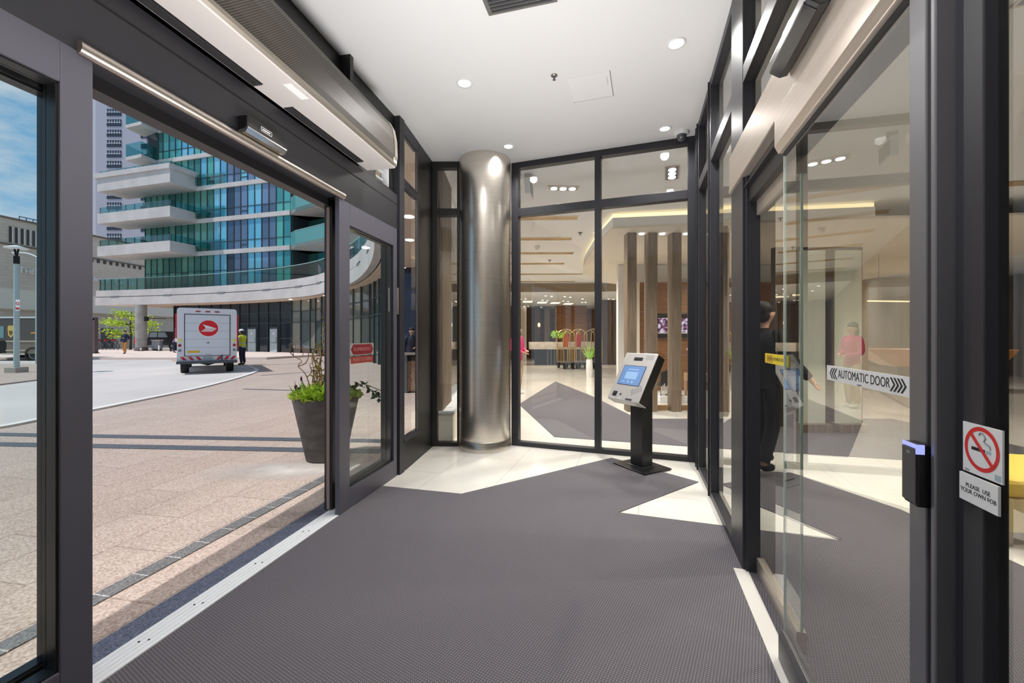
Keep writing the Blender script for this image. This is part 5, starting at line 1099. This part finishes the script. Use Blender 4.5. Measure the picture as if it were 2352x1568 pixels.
# black sling chair with fringe on a white plinth, flowers on a side table
o = empty('display_plinth', (3.40, 9.2, 0), 0, 'low white plinth under the black fringed chair', 'plinth'); m = MB(); m.box(-0.25, 0.35, -0.3, 0.3, 0, 0.14); part('block', m, M_white, o, 0.01)
o = empty('sling_chair', (3.40, 9.2, 0.142), 0, 'black sling chair with white-tipped fringe between the oak posts', 'chair')
m = MB(); m.prism([(-0.2, 0.22), (0.2, 0.22), (0.22, 0.86), (0.0, 0.56), (-0.18, 0.5)], -0.2, -0.12, YZ); part('sling_back', m, M_blackmat, o)
m = MB(); m.box(-0.2, 0.2, -0.2, 0.2, 0.20, 0.24); part('seat', m, M_blackmat, o)
m = MB()
for k in range(12): m.box(-0.19+0.033*k, -0.172+0.033*k, -0.205, -0.2, 0.02+0.03*(k % 2), 0.2+0.03*((k*7) % 3))
part('fringe', m, M_signw, o)
for x in (-0.18, 0.18):
    for y in (-0.17, 0.17):
        m = MB(); m.tube([(x, y, 0), (x*0.9, y*0.9, 0.22)], 0.014, 6); part('leg', m, M_black, o)
o = empty('side_table', (3.98, 9.0, 0), 0, 'blond wood side table beside the third oak post', 'table'); m = MB(); m.box(-0.2, 0.25, -0.2, 0.2, 0.45, 0.62); part('top', m, pbr('blond_wood', rgb(200, 164, 122), 0.5), o, 0.01)
for x in (-0.17, 0.22):
    for y in (-0.17, 0.17):
        m = MB(); m.box(x-0.02, x+0.02, y-0.02, y+0.02, 0, 0.45); part('leg', m, MATS['blond_wood'], o)
o = empty('white_flowers', (3.96, 9.0, 0.62), 0, 'white blossoms on dark stems on the blond side table', 'flowers'); m = MB(); m.lathe([(0.07, 0), (0.09, 0.1), (0.05, 0.16)], 16); part('vase', m, M_signw, o)
m = MB()
for q in ((-0.12, 0, 0.42), (-0.04, 0.03, 0.5), (0.02, -0.03, 0.36), (-0.15, 0, 0.52), (0.05, 0, 0.62)): m.ball(q, (0.055, 0.04, 0.03), 8, 5)
part('blossoms', m, M_signw, o)
m = MB()
for q in ((-0.12, 0, 0.42), (-0.04, 0.03, 0.5), (0.02, -0.03, 0.36), (-0.15, 0, 0.52), (0.05, 0, 0.62)): m.tube([(0, 0, 0.1), (q[0]*0.6, q[1], q[2]*0.6), q], 0.006, 5)
part('stems', m, M_bark, o)
# reception desk and what stands on it
RD = empty('reception_desk', (0.85, 21.0, 0), 0, 'long reception desk with a grey stone slab top at the far end of the lobby', 'desk')
m = MB(); m.box(0, 3.4, -0.4, 0.5, 0.80, 1.16); part('stone_slab', m, noisy('grey_stone', rgb(176, 166, 152), rgb(200, 192, 180), 3, 0.4), RD)
m = MB(); m.box(0.3, 3.4, -0.1, 0.45, 0, 0.80); part('base', m, pbr('desk_base', rgb(36, 32, 32), 0.6), RD)
m = MB()
for k in range(14): m.box(0.9+0.17*k, 0.97+0.17*k, -0.14, -0.1, 0.02, 0.80)
part('slats', m, pbr('slat_grey', rgb(96, 92, 88), 0.5), RD)
o = empty('desk_plant', (2.35, 21.1, 1.16), 0, 'bright green plants in dark pots on the reception desk', 'plant')
m = MB()
for x in (-0.25, 0.05, 0.3): m.lathe([(0.09, 0), (0.11, 0.14)], 12, (x, 0))
part('pots', m, M_black, o)
def dp(): x = random.choice((-0.25, 0.05, 0.3)); return Vector((x+random.gauss(0, .08), random.gauss(0, .08), 0.16+0.3*random.random())), Vector((random.uniform(-1, 1), random.uniform(-1, 1), 1))
m = MB(); leaf_cloud(160, dp, 0.14, 0.035, m); part('foliage', m, MATS['bright_green_leaf'], o)
for k, (x0, x1, lb) in enumerate(((4.6, 5.05, 'left dark brown square column in the far lobby'), (5.15, 5.4, 'right dark brown square column in the far lobby'))):
    m = MB(); m.box(x0, x1, 21.3, 21.7, 0, 3.30); tag(m.build('lobby_column', M_wood_dk), lb, 'column')
m = MB(); m.box(2.6, 4.5, 25.2, 25.5, 0, 3.295); tag(m.build('wood_screen', M_wood), 'walnut screen wall behind the reception desk', 'screen')
for k, x in enumerate((-0.2, 0.55, 1.4, 2.0)):
    m = MB(); m.box(x, x+0.35, 25.8, 26.0, 0, 3.30); tag(m.build('back_panel', (M_post, M_cream, M_wood_dk, M_post)[k]), ('leftmost narrow', 'pale narrow', 'dark narrow', 'brown narrow')[k]+' panel behind the reception desk', 'panel')
m = MB(); m.lathe([(0.012, 2.2), (0.012, 3.3)], 6, (1.55, 24)); o = empty('pendant_lamp', (0, 0, 0), 0, 'small warm glass pendant lamp above the reception desk', 'lamp'); part('cord', m, M_black, o); m = MB(); m.ball((1.55, 24, 2.1), (0.08, 0.08, 0.13), 12, 8); part('shade', m, M_warm, o)
# luggage carts
M_brass = pbr('brass', rgb(214, 186, 132), 0.2, 1.0)
def cart(loc, rz, label):
    o = empty('luggage_cart', loc, rz, label, 'luggage cart', 'luggage carts by the desk')
    m = MB(); m.box(-0.28, 0.28, -0.45, 0.45, 0.26, 0.31); part('deck', m, MATS['dark_steel'], o, 0.01)
    m = MB()
    for s in (-1, 1):
        m.tube(smooth_line([(s*0.25, -0.42, 0.31), (s*0.25, -0.42, 1.45), (s*0.17, -0.38, 1.62), (0, -0.3, 1.74), (0, 0.3, 1.74), (s*-0.17, 0.38, 1.62), (s*-0.25, 0.42, 1.45), (s*-0.25, 0.42, 0.31)], 4), 0.02, 8)
    part('arched_frame', m, M_brass, o)
    m = MB()
    for k in range(4): m.tube([(-0.25, -0.24+0.16*k, 0.31), (-0.25, -0.24+0.16*k, 0.92)], 0.009, 5); m.tube([(0.25, -0.24+0.16*k, 0.31), (0.25, -0.24+0.16*k, 0.92)], 0.009, 5)
    for s in (-0.25, 0.25): m.tube([(s, -0.42, 0.93), (s, 0.42, 0.93)], 0.012, 6)
    part('side_rails', m, M_brass, o)
    for x in (-0.2, 0.2):
        for y in (-0.36, 0.36):
            Mw = Matrix.Translation((x, y, 0.12)) @ Matrix.Rotation(PI/2, 4, 'Y'); m = MB(); m.lathe([(0.05, -0.03), (0.12, -0.025), (0.12, 0.025), (0.05, 0.03)], 16, M=Mw); m.tube([(x, y, 0.12), (x, y, 0.27)], 0.02, 6); part('caster', m, M_tyre, o)
    return o
cart((2.40, 18.7, 0), 0.25, 'left brass luggage cart, nearest the reception desk')
cart((3.0, 18.9, 0), 0.2, 'middle brass luggage cart')
cart((3.62, 18.7, 0), 0.2, 'right brass luggage cart beside the middle mullion')
for x, y, c, lb in ((2.40, 18.7, rgb(190, 92, 44), 'orange garment bag hanging in the left luggage cart'), (3.0, 18.9, rgb(196, 60, 54), 'red garment bag hanging in the middle luggage cart')):
    o = empty('garment_bag', (x, y, 0), 0.2, lb, 'bag'); m = MB(); m.prism([(-0.12, 0.95), (0.12, 0.95), (0.13, 1.40), (0.04, 1.56), (-0.04, 1.56), (-0.13, 1.40)], -0.05, 0.05, YZ); part('bag', m, pbr('bag_'+('orange' if c[1] > 0.09 else 'red'), c, 0.6), o, 0.02)
    m = MB(); m.tube([(0, 0, 1.56), (0, 0, 1.66), (0.03, 0, 1.70), (0, 0, 1.715)], 0.006, 5); part('hook', m, M_chrome, o)
o = empty('floor_vase', (2.72, 14.7, 0), 0, 'tall white floor vase with green grass left of the middle mullion', 'vase'); m = MB(); m.lathe([(0.10, 0), (0.12, 0.3), (0.11, 0.62), (0.09, 0.62), (0.085, 0.5)], 20); part('vase', m, M_signw, o)
def gv(): return Vector((random.gauss(0, .03), random.gauss(0, .03), 0.58)), Vector((random.gauss(0, .35), random.gauss(0, .35), 1))
m = MB(); leaf_cloud(50, gv, 0.55, 0.012, m); part('grass', m, MATS['bright_green_leaf'], o)
# right part of the lobby
for x0, x1, lb in ((4.26, 4.64, 'left pale green panel standing in for a reflection behind the sliding door'), (4.79, 5.18, 'right pale green panel standing in for a reflection behind the sliding door')):
    o = empty('reflection_panel', (x0, 6.2, 0.007), 0, lb, 'screen')  # pale panel added in place of a reflection in the door glass
    m = MB(); m.box(0, x1-x0, -0.01, 0.01, 0.12, 2.68); part('pale_panel', m, pbr('pale_green', rgb(222, 226, 208), 0.5), o)
    m = MB(); m.box(-0.02, x1-x0+0.02, -0.12, 0.12, 0, 0.12); part('foot', m, M_post, o)
m = MB(); m.box(4.1, 5.45, 6.5, 6.62, 0.007, 2.80); tag(m.build('wood_partition', M_wood_dk), 'dark brown wood partition behind the two pale green panels', 'partition')
o = empty('lounge_bench', (10.2, 11.8, 0), math.radians(-12), 'long amber boat-shaped lounge bench deep in the lobby', 'bench')
m = MB(); m.prism([(-0.4, 1.08), (3.0, 1.08), (2.6, 0.6), (0.3, 0.6), (0.0, 0.75)], -0.5, 0.3, YZ); part('shell', m, pbr('amber_leather', rgb(196, 128, 44), 0.35), o, 0.04)
m = MB(); m.box(0.4, 2.5, -0.3, 0.1, 0, 0.6); part('base', m, M_blackmat, o)
o = empty('linear_pendant', (9.3, 10.0, 2.24), math.radians(8), 'thin glowing gold bar lamp hanging deep in the lobby', 'lamp'); m = MB(); m.box(-0.9, 0.6, -0.02, 0.02, 0, 0.03); part('bar', m, M_warm, o)
m = MB(); m.tube([(-0.6, 0, 0.03), (-0.6, 0, 1.12)], 0.004, 5); m.tube([(0.3, 0, 0.03), (0.3, 0, 1.12)], 0.004, 5); part('wires', m, M_black, o)
o = empty('yellow_ottoman', (3.75, 2.95, 0), math.radians(-14), 'yellow topped ottoman with a cream base behind the nearest sidelight', 'ottoman')
m = MB(); m.box(-0.45, 0.9, -0.3, 0.5, 0.34, 0.46); part('cushion', m, pbr('mustard_fabric', rgb(226, 190, 84), 0.8), o, 0.03)
m = MB(); m.box(-0.43, 0.88, -0.28, 0.48, 0.10, 0.34); part('base', m, pbr('cream_fabric', rgb(216, 196, 146), 0.8), o, 0.02)
for x in (-0.38, 0.8):
    for y in (-0.22, 0.4):
        m = MB(); m.box(x-0.03, x+0.03, y-0.03, y+0.03, 0, 0.10); part('leg', m, M_alu, o)
for (x, y, pw) in ((1.0, 8.6, 150), (1.2, 11.5, 150), (0.9, 15.0, 170), (5.2, 9.6, 100), (6.5, 13.5, 90), (3.6, 3.6, 95), (2.7, 0.8, 70), (7.0, 2.0, 60), (7.5, 6.0, 70), (12, 5, 80), (12, 12, 70)):  # ceiling spots without fixtures, added to light the lobby
    lamp('SPOT', 'lobby_fill_lamp', (x, y, 3.33 if 1.8 < x < 12.1 and 6.4 < y < 16 else CEIL-0.03), pw*3.6, (1, 0.93, 0.84), (0, 0, 0), spot_size=math.radians(150), spot_blend=0.8, shadow_soft_size=0.15)
for (x, y, pw) in ((1.5, 19.8, 90), (4.0, 22.5, 90), (9, 20, 150)):  # further added spots with no fixture, for the reception end
    lamp('SPOT', 'lobby_fill_lamp', (x, y, 3.27), pw*5.5, (1, 0.88, 0.72), (0, 0, 0), spot_size=math.radians(150), spot_blend=0.8, shadow_soft_size=0.15)

# ================================================================ people
def skin_obj(name, nodes, edges, mat, parent, sub=1):
    """one continuous skinned mesh: nodes = [(x, y, z, radius)], first node is the root"""
    me = bpy.data.meshes.new(name); me.from_pydata([p[:3] for p in nodes], edges, []); me.update()
    me.materials.append(mat)
    o = bpy.data.objects.new(name, me); COL.objects.link(o); o.parent = parent
    md = o.modifiers.new('skin', 'SKIN'); md.use_smooth_shade = True; md.branch_smoothing = 0.3
    for i, p in enumerate(nodes):
        s = me.skin_vertices[0].data[i]; s.radius = (p[3], p[3]) if len(p) < 5 else (p[3], p[4]); s.use_root = (i == 0)
    if sub:
        sd = o.modifiers.new('sub', 'SUBSURF'); sd.levels = sub; sd.render_levels = sub
    return o
def person(loc, rz, label, h=1.75, P={}, top=None, legs=None, hair=M_hair, skin=M_skin, shoes=M_blackmat, vest=None, cap=None, long_hair=False, band=None):
    """faces local +y; P overrides joints (metres for a 1.75 m figure)"""
    J = dict(pelvis=(0,0,.95), waist=(0,.0,1.08), chest=(0,0,1.30), neck=(0,-.01,1.47), head=(0,.01,1.57), crown=(0,.015,1.665),
             shL=(-.17,0,1.40), elL=(-.23,-.03,1.13), wrL=(-.24,.06,.90), shR=(.17,0,1.40), elR=(.23,-.03,1.13), wrR=(.24,.06,.90),
             hipL=(-.09,0,.90), knL=(-.10,.02,.50), anL=(-.10,-.03,.09), hipR=(.09,0,.90), knR=(.10,.02,.50), anR=(.10,-.03,.09))
    J.update(P); k = h/1.75
    def n(j, r): p = J[j]; return (p[0]*k, p[1]*k, p[2]*k, r*k)
    o = empty('person', loc, rz, label, 'person')
    nodes, edges = [], []
    def add(p, par):
        nodes.append(p)
        if par is not None: edges.append((par, len(nodes)-1))
        return len(nodes)-1
    pel = add(n('pelvis', .09), None); wa = add(n('waist', .085), pel); ch = add(n('chest', .095), wa); ne = add(n('neck', .052), ch)
    hd = J['head']; cr = J['crown']
    nk = J['neck']; ne2 = add((hd[0]*.6*k+nk[0]*.4*k, (hd[1]*.6+nk[1]*.4)*k, (hd[2]*.5+nk[2]*.5)*k, .050*k), ne)
    a = add((hd[0]*k, (hd[1]+.012)*k, (hd[2]+.02)*k, .080*k), ne2); b = add(n('crown', .104), a)
    add((hd[0]*k, (hd[1]+.062)*k, (hd[2]-.028)*k, .030*k), a)                                  # chin; c = add(((cr[0])*k, (cr[1]-.005)*k, (cr[2]+.050)*k, .066*k), b)
    add((hd[0]*k, (hd[1]+.104)*k, (hd[2]+.045)*k, .014*k), a)                                  # nose
    for s in (-1, 1): add(((hd[0]+s*.085)*k, hd[1]*k, (hd[2]+.04)*k, .016*k), a)               # ears
    for s in 'LR':
        sg = -1 if s == 'L' else 1
        i = add(n('sh'+s, .050), ch); j = add(n('el'+s, .034), i); w = add(n('wr'+s, .026), j)
        wv, ev = Vector(J['wr'+s]), Vector(J['el'+s]); d = (wv-ev).normalized(); sd = Vector((0, 1, 0))-d*d.y
        sd = sd.normalized() if sd.length > 0.2 else Vector((sg*-1, 0, 0)); fw = d.cross(sd)
        pa = wv+d*.05; pm = add(tuple(pa*k)+(.032*k,), w)
        for q in range(4):
            f0 = pa+d*.045+sd*(.027-.018*q); f1 = f0+d*(.032, .038, .035, .026)[q]; f2 = f1+d*.022+fw*.012*sg
            x0 = add(tuple(f0*k)+(.0095*k,), pm); x1 = add(tuple(f1*k)+(.0085*k,), x0); add(tuple(f2*k)+(.007*k,), x1)
        t0 = wv+d*.035+sd*.035; t1 = t0+d*.035+sd*.02; y0 = add(tuple(t0*k)+(.011*k,), pm); add(tuple(t1*k)+(.009*k,), y0)
        hp = Vector(J['hip'+s]).lerp(Vector(J['kn'+s]), .25); i = add((hp.x*k, hp.y*k, hp.z*k, .072*k), pel); j = add(n('kn'+s, .055), i); w = add(n('an'+s, .038), j)
        an = J['an'+s]; add((an[0]*k, (an[1]+.15)*k, (an[2]-.045)*k, .032*k), w)
    skin_obj('body', nodes, edges, skin, o)
    def V(q): return Vector(J[q]) if isinstance(q, str) else Vector(q)
    def loft(m, rings, nn=20):
        """elliptic rings [(centre, half width, half depth)] stacked along the body; x stays lateral"""
        vs, fs = [], []; cs = [V(c) for c, _, _ in rings]
        for i, (c, rx, ry) in enumerate(rings):
            t = (cs[min(i+1, len(cs)-1)]-cs[max(i-1, 0)]).normalized(); X = Vector((1, 0, 0)); X = (X-t*X.dot(t)).normalized(); Y = t.cross(X)
            for q in range(nn):
                a_ = 2*PI*q/nn; vs.append((cs[i]+X*rx*math.cos(a_)+Y*ry*math.sin(a_))*k)
        for i in range(len(rings)-1):
            for q in range(nn): fs.append((i*nn+q, i*nn+(q+1) % nn, (i+1)*nn+(q+1) % nn, (i+1)*nn+q))
        m.add(vs, fs, True); m.add(vs, [tuple(range(nn-1, -1, -1)), tuple(range((len(rings)-1)*nn, len(rings)*nn))])
    def limb_tube(m, js, rs, steps=5):
        pts = smooth_line([tuple(V(j)) for j in js], steps); rr = []
        for i in range(len(rs)-1):
            for q in range(steps): rr.append((rs[i]+(rs[i+1]-rs[i])*q/steps)*k)
        rr.append(rs[-1]*k); m.tube([(x*k, y*k, z*k) for x, y, z in pts], rr, 12)
    up_ = V('neck')-V('chest'); pv_, wv_, cv_, nv_ = V('pelvis'), V('waist'), V('chest'), V('neck'); dn = (pv_-wv_).normalized()
    shm = (V('shL')+V('shR'))/2
    def torso(m, e, hem=.09):
        loft(m, [(pv_+dn*hem, .160+e, .122+e), (pv_, .156+e, .120+e), (wv_, .142+e, .108+e), (wv_.lerp(cv_, .55), .156+e, .116+e), (cv_, .170+e, .120+e), (cv_.lerp(shm, .6), .178+e, .108+e), (shm, .168+e, .092+e), (shm+up_*.22, .115+e, .078+e), (nv_-up_*.12, .066+e, .064+e), (nv_+up_*.06, .058+e, .060+e)])
    m = MB(); torso(m, 0)
    for s in 'LR': limb_tube(m, [V('sh'+s).lerp(shm, .25), V('sh'+s)-Vector((0, 0, .015)), 'el'+s, V('el'+s).lerp(V('wr'+s), .93)], [.062, .068, .058, .042])
    part('jacket' if top else 'shirt', m, top or M_signw, o)
    m = MB(); loft(m, [(pv_-dn*.10, .135, .104), (pv_, .150, .115), (pv_+dn*.07, .150, .116), (pv_+dn*.12, .120, .098)])
    for s in 'LR': limb_tube(m, [pv_+(V('hip'+s)-pv_)*.8, V('hip'+s).lerp(V('kn'+s), .22), 'kn'+s, V('kn'+s).lerp(V('an'+s), .93)], [.075, .094, .070, .057])
    part('trousers', m, legs or M_blackmat, o)
    for s in 'LR':
        an = J['an'+s]; skin_obj('shoe', [(an[0]*k, (an[1]-.02)*k, (an[2]-.01)*k, .048*k), (an[0]*k, (an[1]+.06)*k, (an[2]-.035)*k, .048*k), (an[0]*k, (an[1]+.19)*k, (an[2]-.05)*k, .038*k)], [(0, 1), (1, 2)], shoes, o)
    m = MB(); m.ball((cr[0]*k, (cr[1]-.026)*k, (cr[2]+.010)*k), (.093*k, .094*k, .084*k), 22, 14); m.ball((hd[0]*k, (hd[1]-.040)*k, (hd[2]+.045)*k), (.084*k, .058*k, .085*k), 14, 8)
    if long_hair: m.ball((hd[0]*k, (hd[1]-.06)*k, (hd[2]-.02)*k), (.095*k, .055*k, .15*k), 14, 10)
    part('hair', m, hair, o)
    m = MB()
    for s in (-1, 1): m.ball(((hd[0]+s*.032)*k, (hd[1]+.080)*k, (hd[2]+.062)*k), (.012*k, .01*k, .007*k), 8, 5)
    part('eyes', m, M_ink, o)
    m = MB(); m.ball((hd[0]*k, (hd[1]+.086)*k, (hd[2]-.010)*k), (.022*k, .012*k, .006*k), 8, 5); part('mouth', m, pbr('lip', rgb(160, 90, 84), 0.5), o)
    if vest:
        m = MB(); torso(m, .014, .02)
        for s in 'LR': limb_tube(m, [V('sh'+s).lerp(shm, .25), V('sh'+s)-Vector((0, 0, .015)), V('sh'+s).lerp(V('el'+s), .18)], [.074, .081, .078], 3)
        part('vest', m, vest, o)
        m = MB(); wz = J['waist']; loft(m, [(V('waist')-up_.normalized()*.03, .161, .127), (V('waist')+up_.normalized()*.03, .163, .129)]); part('reflective_band', m, pbr('reflective', rgb(190, 196, 190), 0.3), o)
    if cap:
        m = MB(); m.ball((cr[0]*k, (cr[1]-.005)*k, (cr[2]+.045)*k), (.108*k, .118*k, .085*k), 16, 8); m.box((cr[0]-.07)*k, (cr[0]+.07)*k, (cr[1]+.08)*k, (cr[1]+.18)*k, (cr[2]+.035)*k, (cr[2]+.05)*k); part('cap', m, cap, o)
    return o
M_hivis = pbr('hi_vis', rgb(214, 226, 40), 0.6); M_navy = pbr('navy_cloth', rgb(40, 46, 66), 0.8); M_blue = pbr('blue_shirt', rgb(64, 84, 140), 0.8)
g = gp(557, 838)
person((g[0], g[1], 0.005), math.radians(85), 'person in a yellow high-visibility vest and white cap leaning at the mail truck', 1.78,
       dict(wrL=(-.2, .33, 1.25), elL=(-.24, .14, 1.16), wrR=(.2, .36, 1.2), elR=(.24, .15, 1.13), head=(0, .05, 1.56), crown=(0, .06, 1.65)), top=pbr('pale_shirt', rgb(196, 200, 214), 0.8), legs=M_navy, skin=M_skin_dk, vest=M_hivis, cap=M_signw)
g = gp(288, 818)
person((-28.9, 31.2, 0.135), math.radians(190), 'person in a navy jacket and tan trousers walking on the far pavement', 1.76,
       dict(knL=(-.10, .12, .52), anL=(-.10, .10, .12), knR=(.09, .02, .50), anR=(.09, -.16, .10), elL=(-.27, -.02, 1.14), wrL=(-.08, .22, 1.18), elR=(.24, -.05, 1.13)), top=pbr('navy_jacket', rgb(44, 50, 78), 0.8), legs=pbr('tan_trousers', rgb(196, 140, 78), 0.8))
person((-27.6, 34.2, 0.135), math.radians(-80), 'person in dark trousers bending forward beside the mail truck', 1.7,
       dict(waist=(0, .08, 1.09), chest=(0, .2, 1.24), neck=(0, .34, 1.34), head=(0, .42, 1.40), crown=(0, .46, 1.48), shL=(-.17, .24, 1.32), shR=(.17, .24, 1.32), elL=(-.2, .32, 1.06), elR=(.2, .32, 1.06), wrL=(-.15, .45, .9), wrR=(.15, .45, .9), knL=(-.1, -.12, .52), anL=(-.1, -.42, .18)), top=pbr('mauve_shirt', rgb(150, 120, 140), 0.8), legs=M_navy)
person((0.13, 10.3, 0.0), math.radians(-125), 'person in a bright pink jacket and beige trousers standing in the lobby by the column', 1.70,
       dict(elL=(-.22, .02, 1.13), wrL=(-.06, .22, 1.10), elR=(.22, .02, 1.13), wrR=(.07, .22, 1.06)), top=pbr('pink_jacket', rgb(206, 52, 116), 0.7), legs=pbr('beige_trousers', rgb(196, 172, 150), 0.8), long_hair=True, shoes=M_signw)
person((2.62, 4.35, 0.007), math.radians(-60), 'person in black clothes walking past behind the sliding door glass', 1.76,
       dict(elR=(.28, -.02, 1.16), wrR=(.36, .14, .98), knL=(-.10, .16, .52), anL=(-.10, .16, .12), anR=(.10, -.2, .12), knR=(.10, -.02, .5)), top=pbr('black_cloth', rgb(28, 28, 32), 0.9), legs=pbr('black_cloth2', rgb(24, 24, 28), 0.9))
person((-3.36, 14.0, 0.0), math.radians(200), 'person in navy clothes outdoors seen through the angled window', 1.72, dict(elL=(-.24, .0, 1.14), wrL=(-.1, .2, 1.08)), top=M_navy, legs=M_navy)
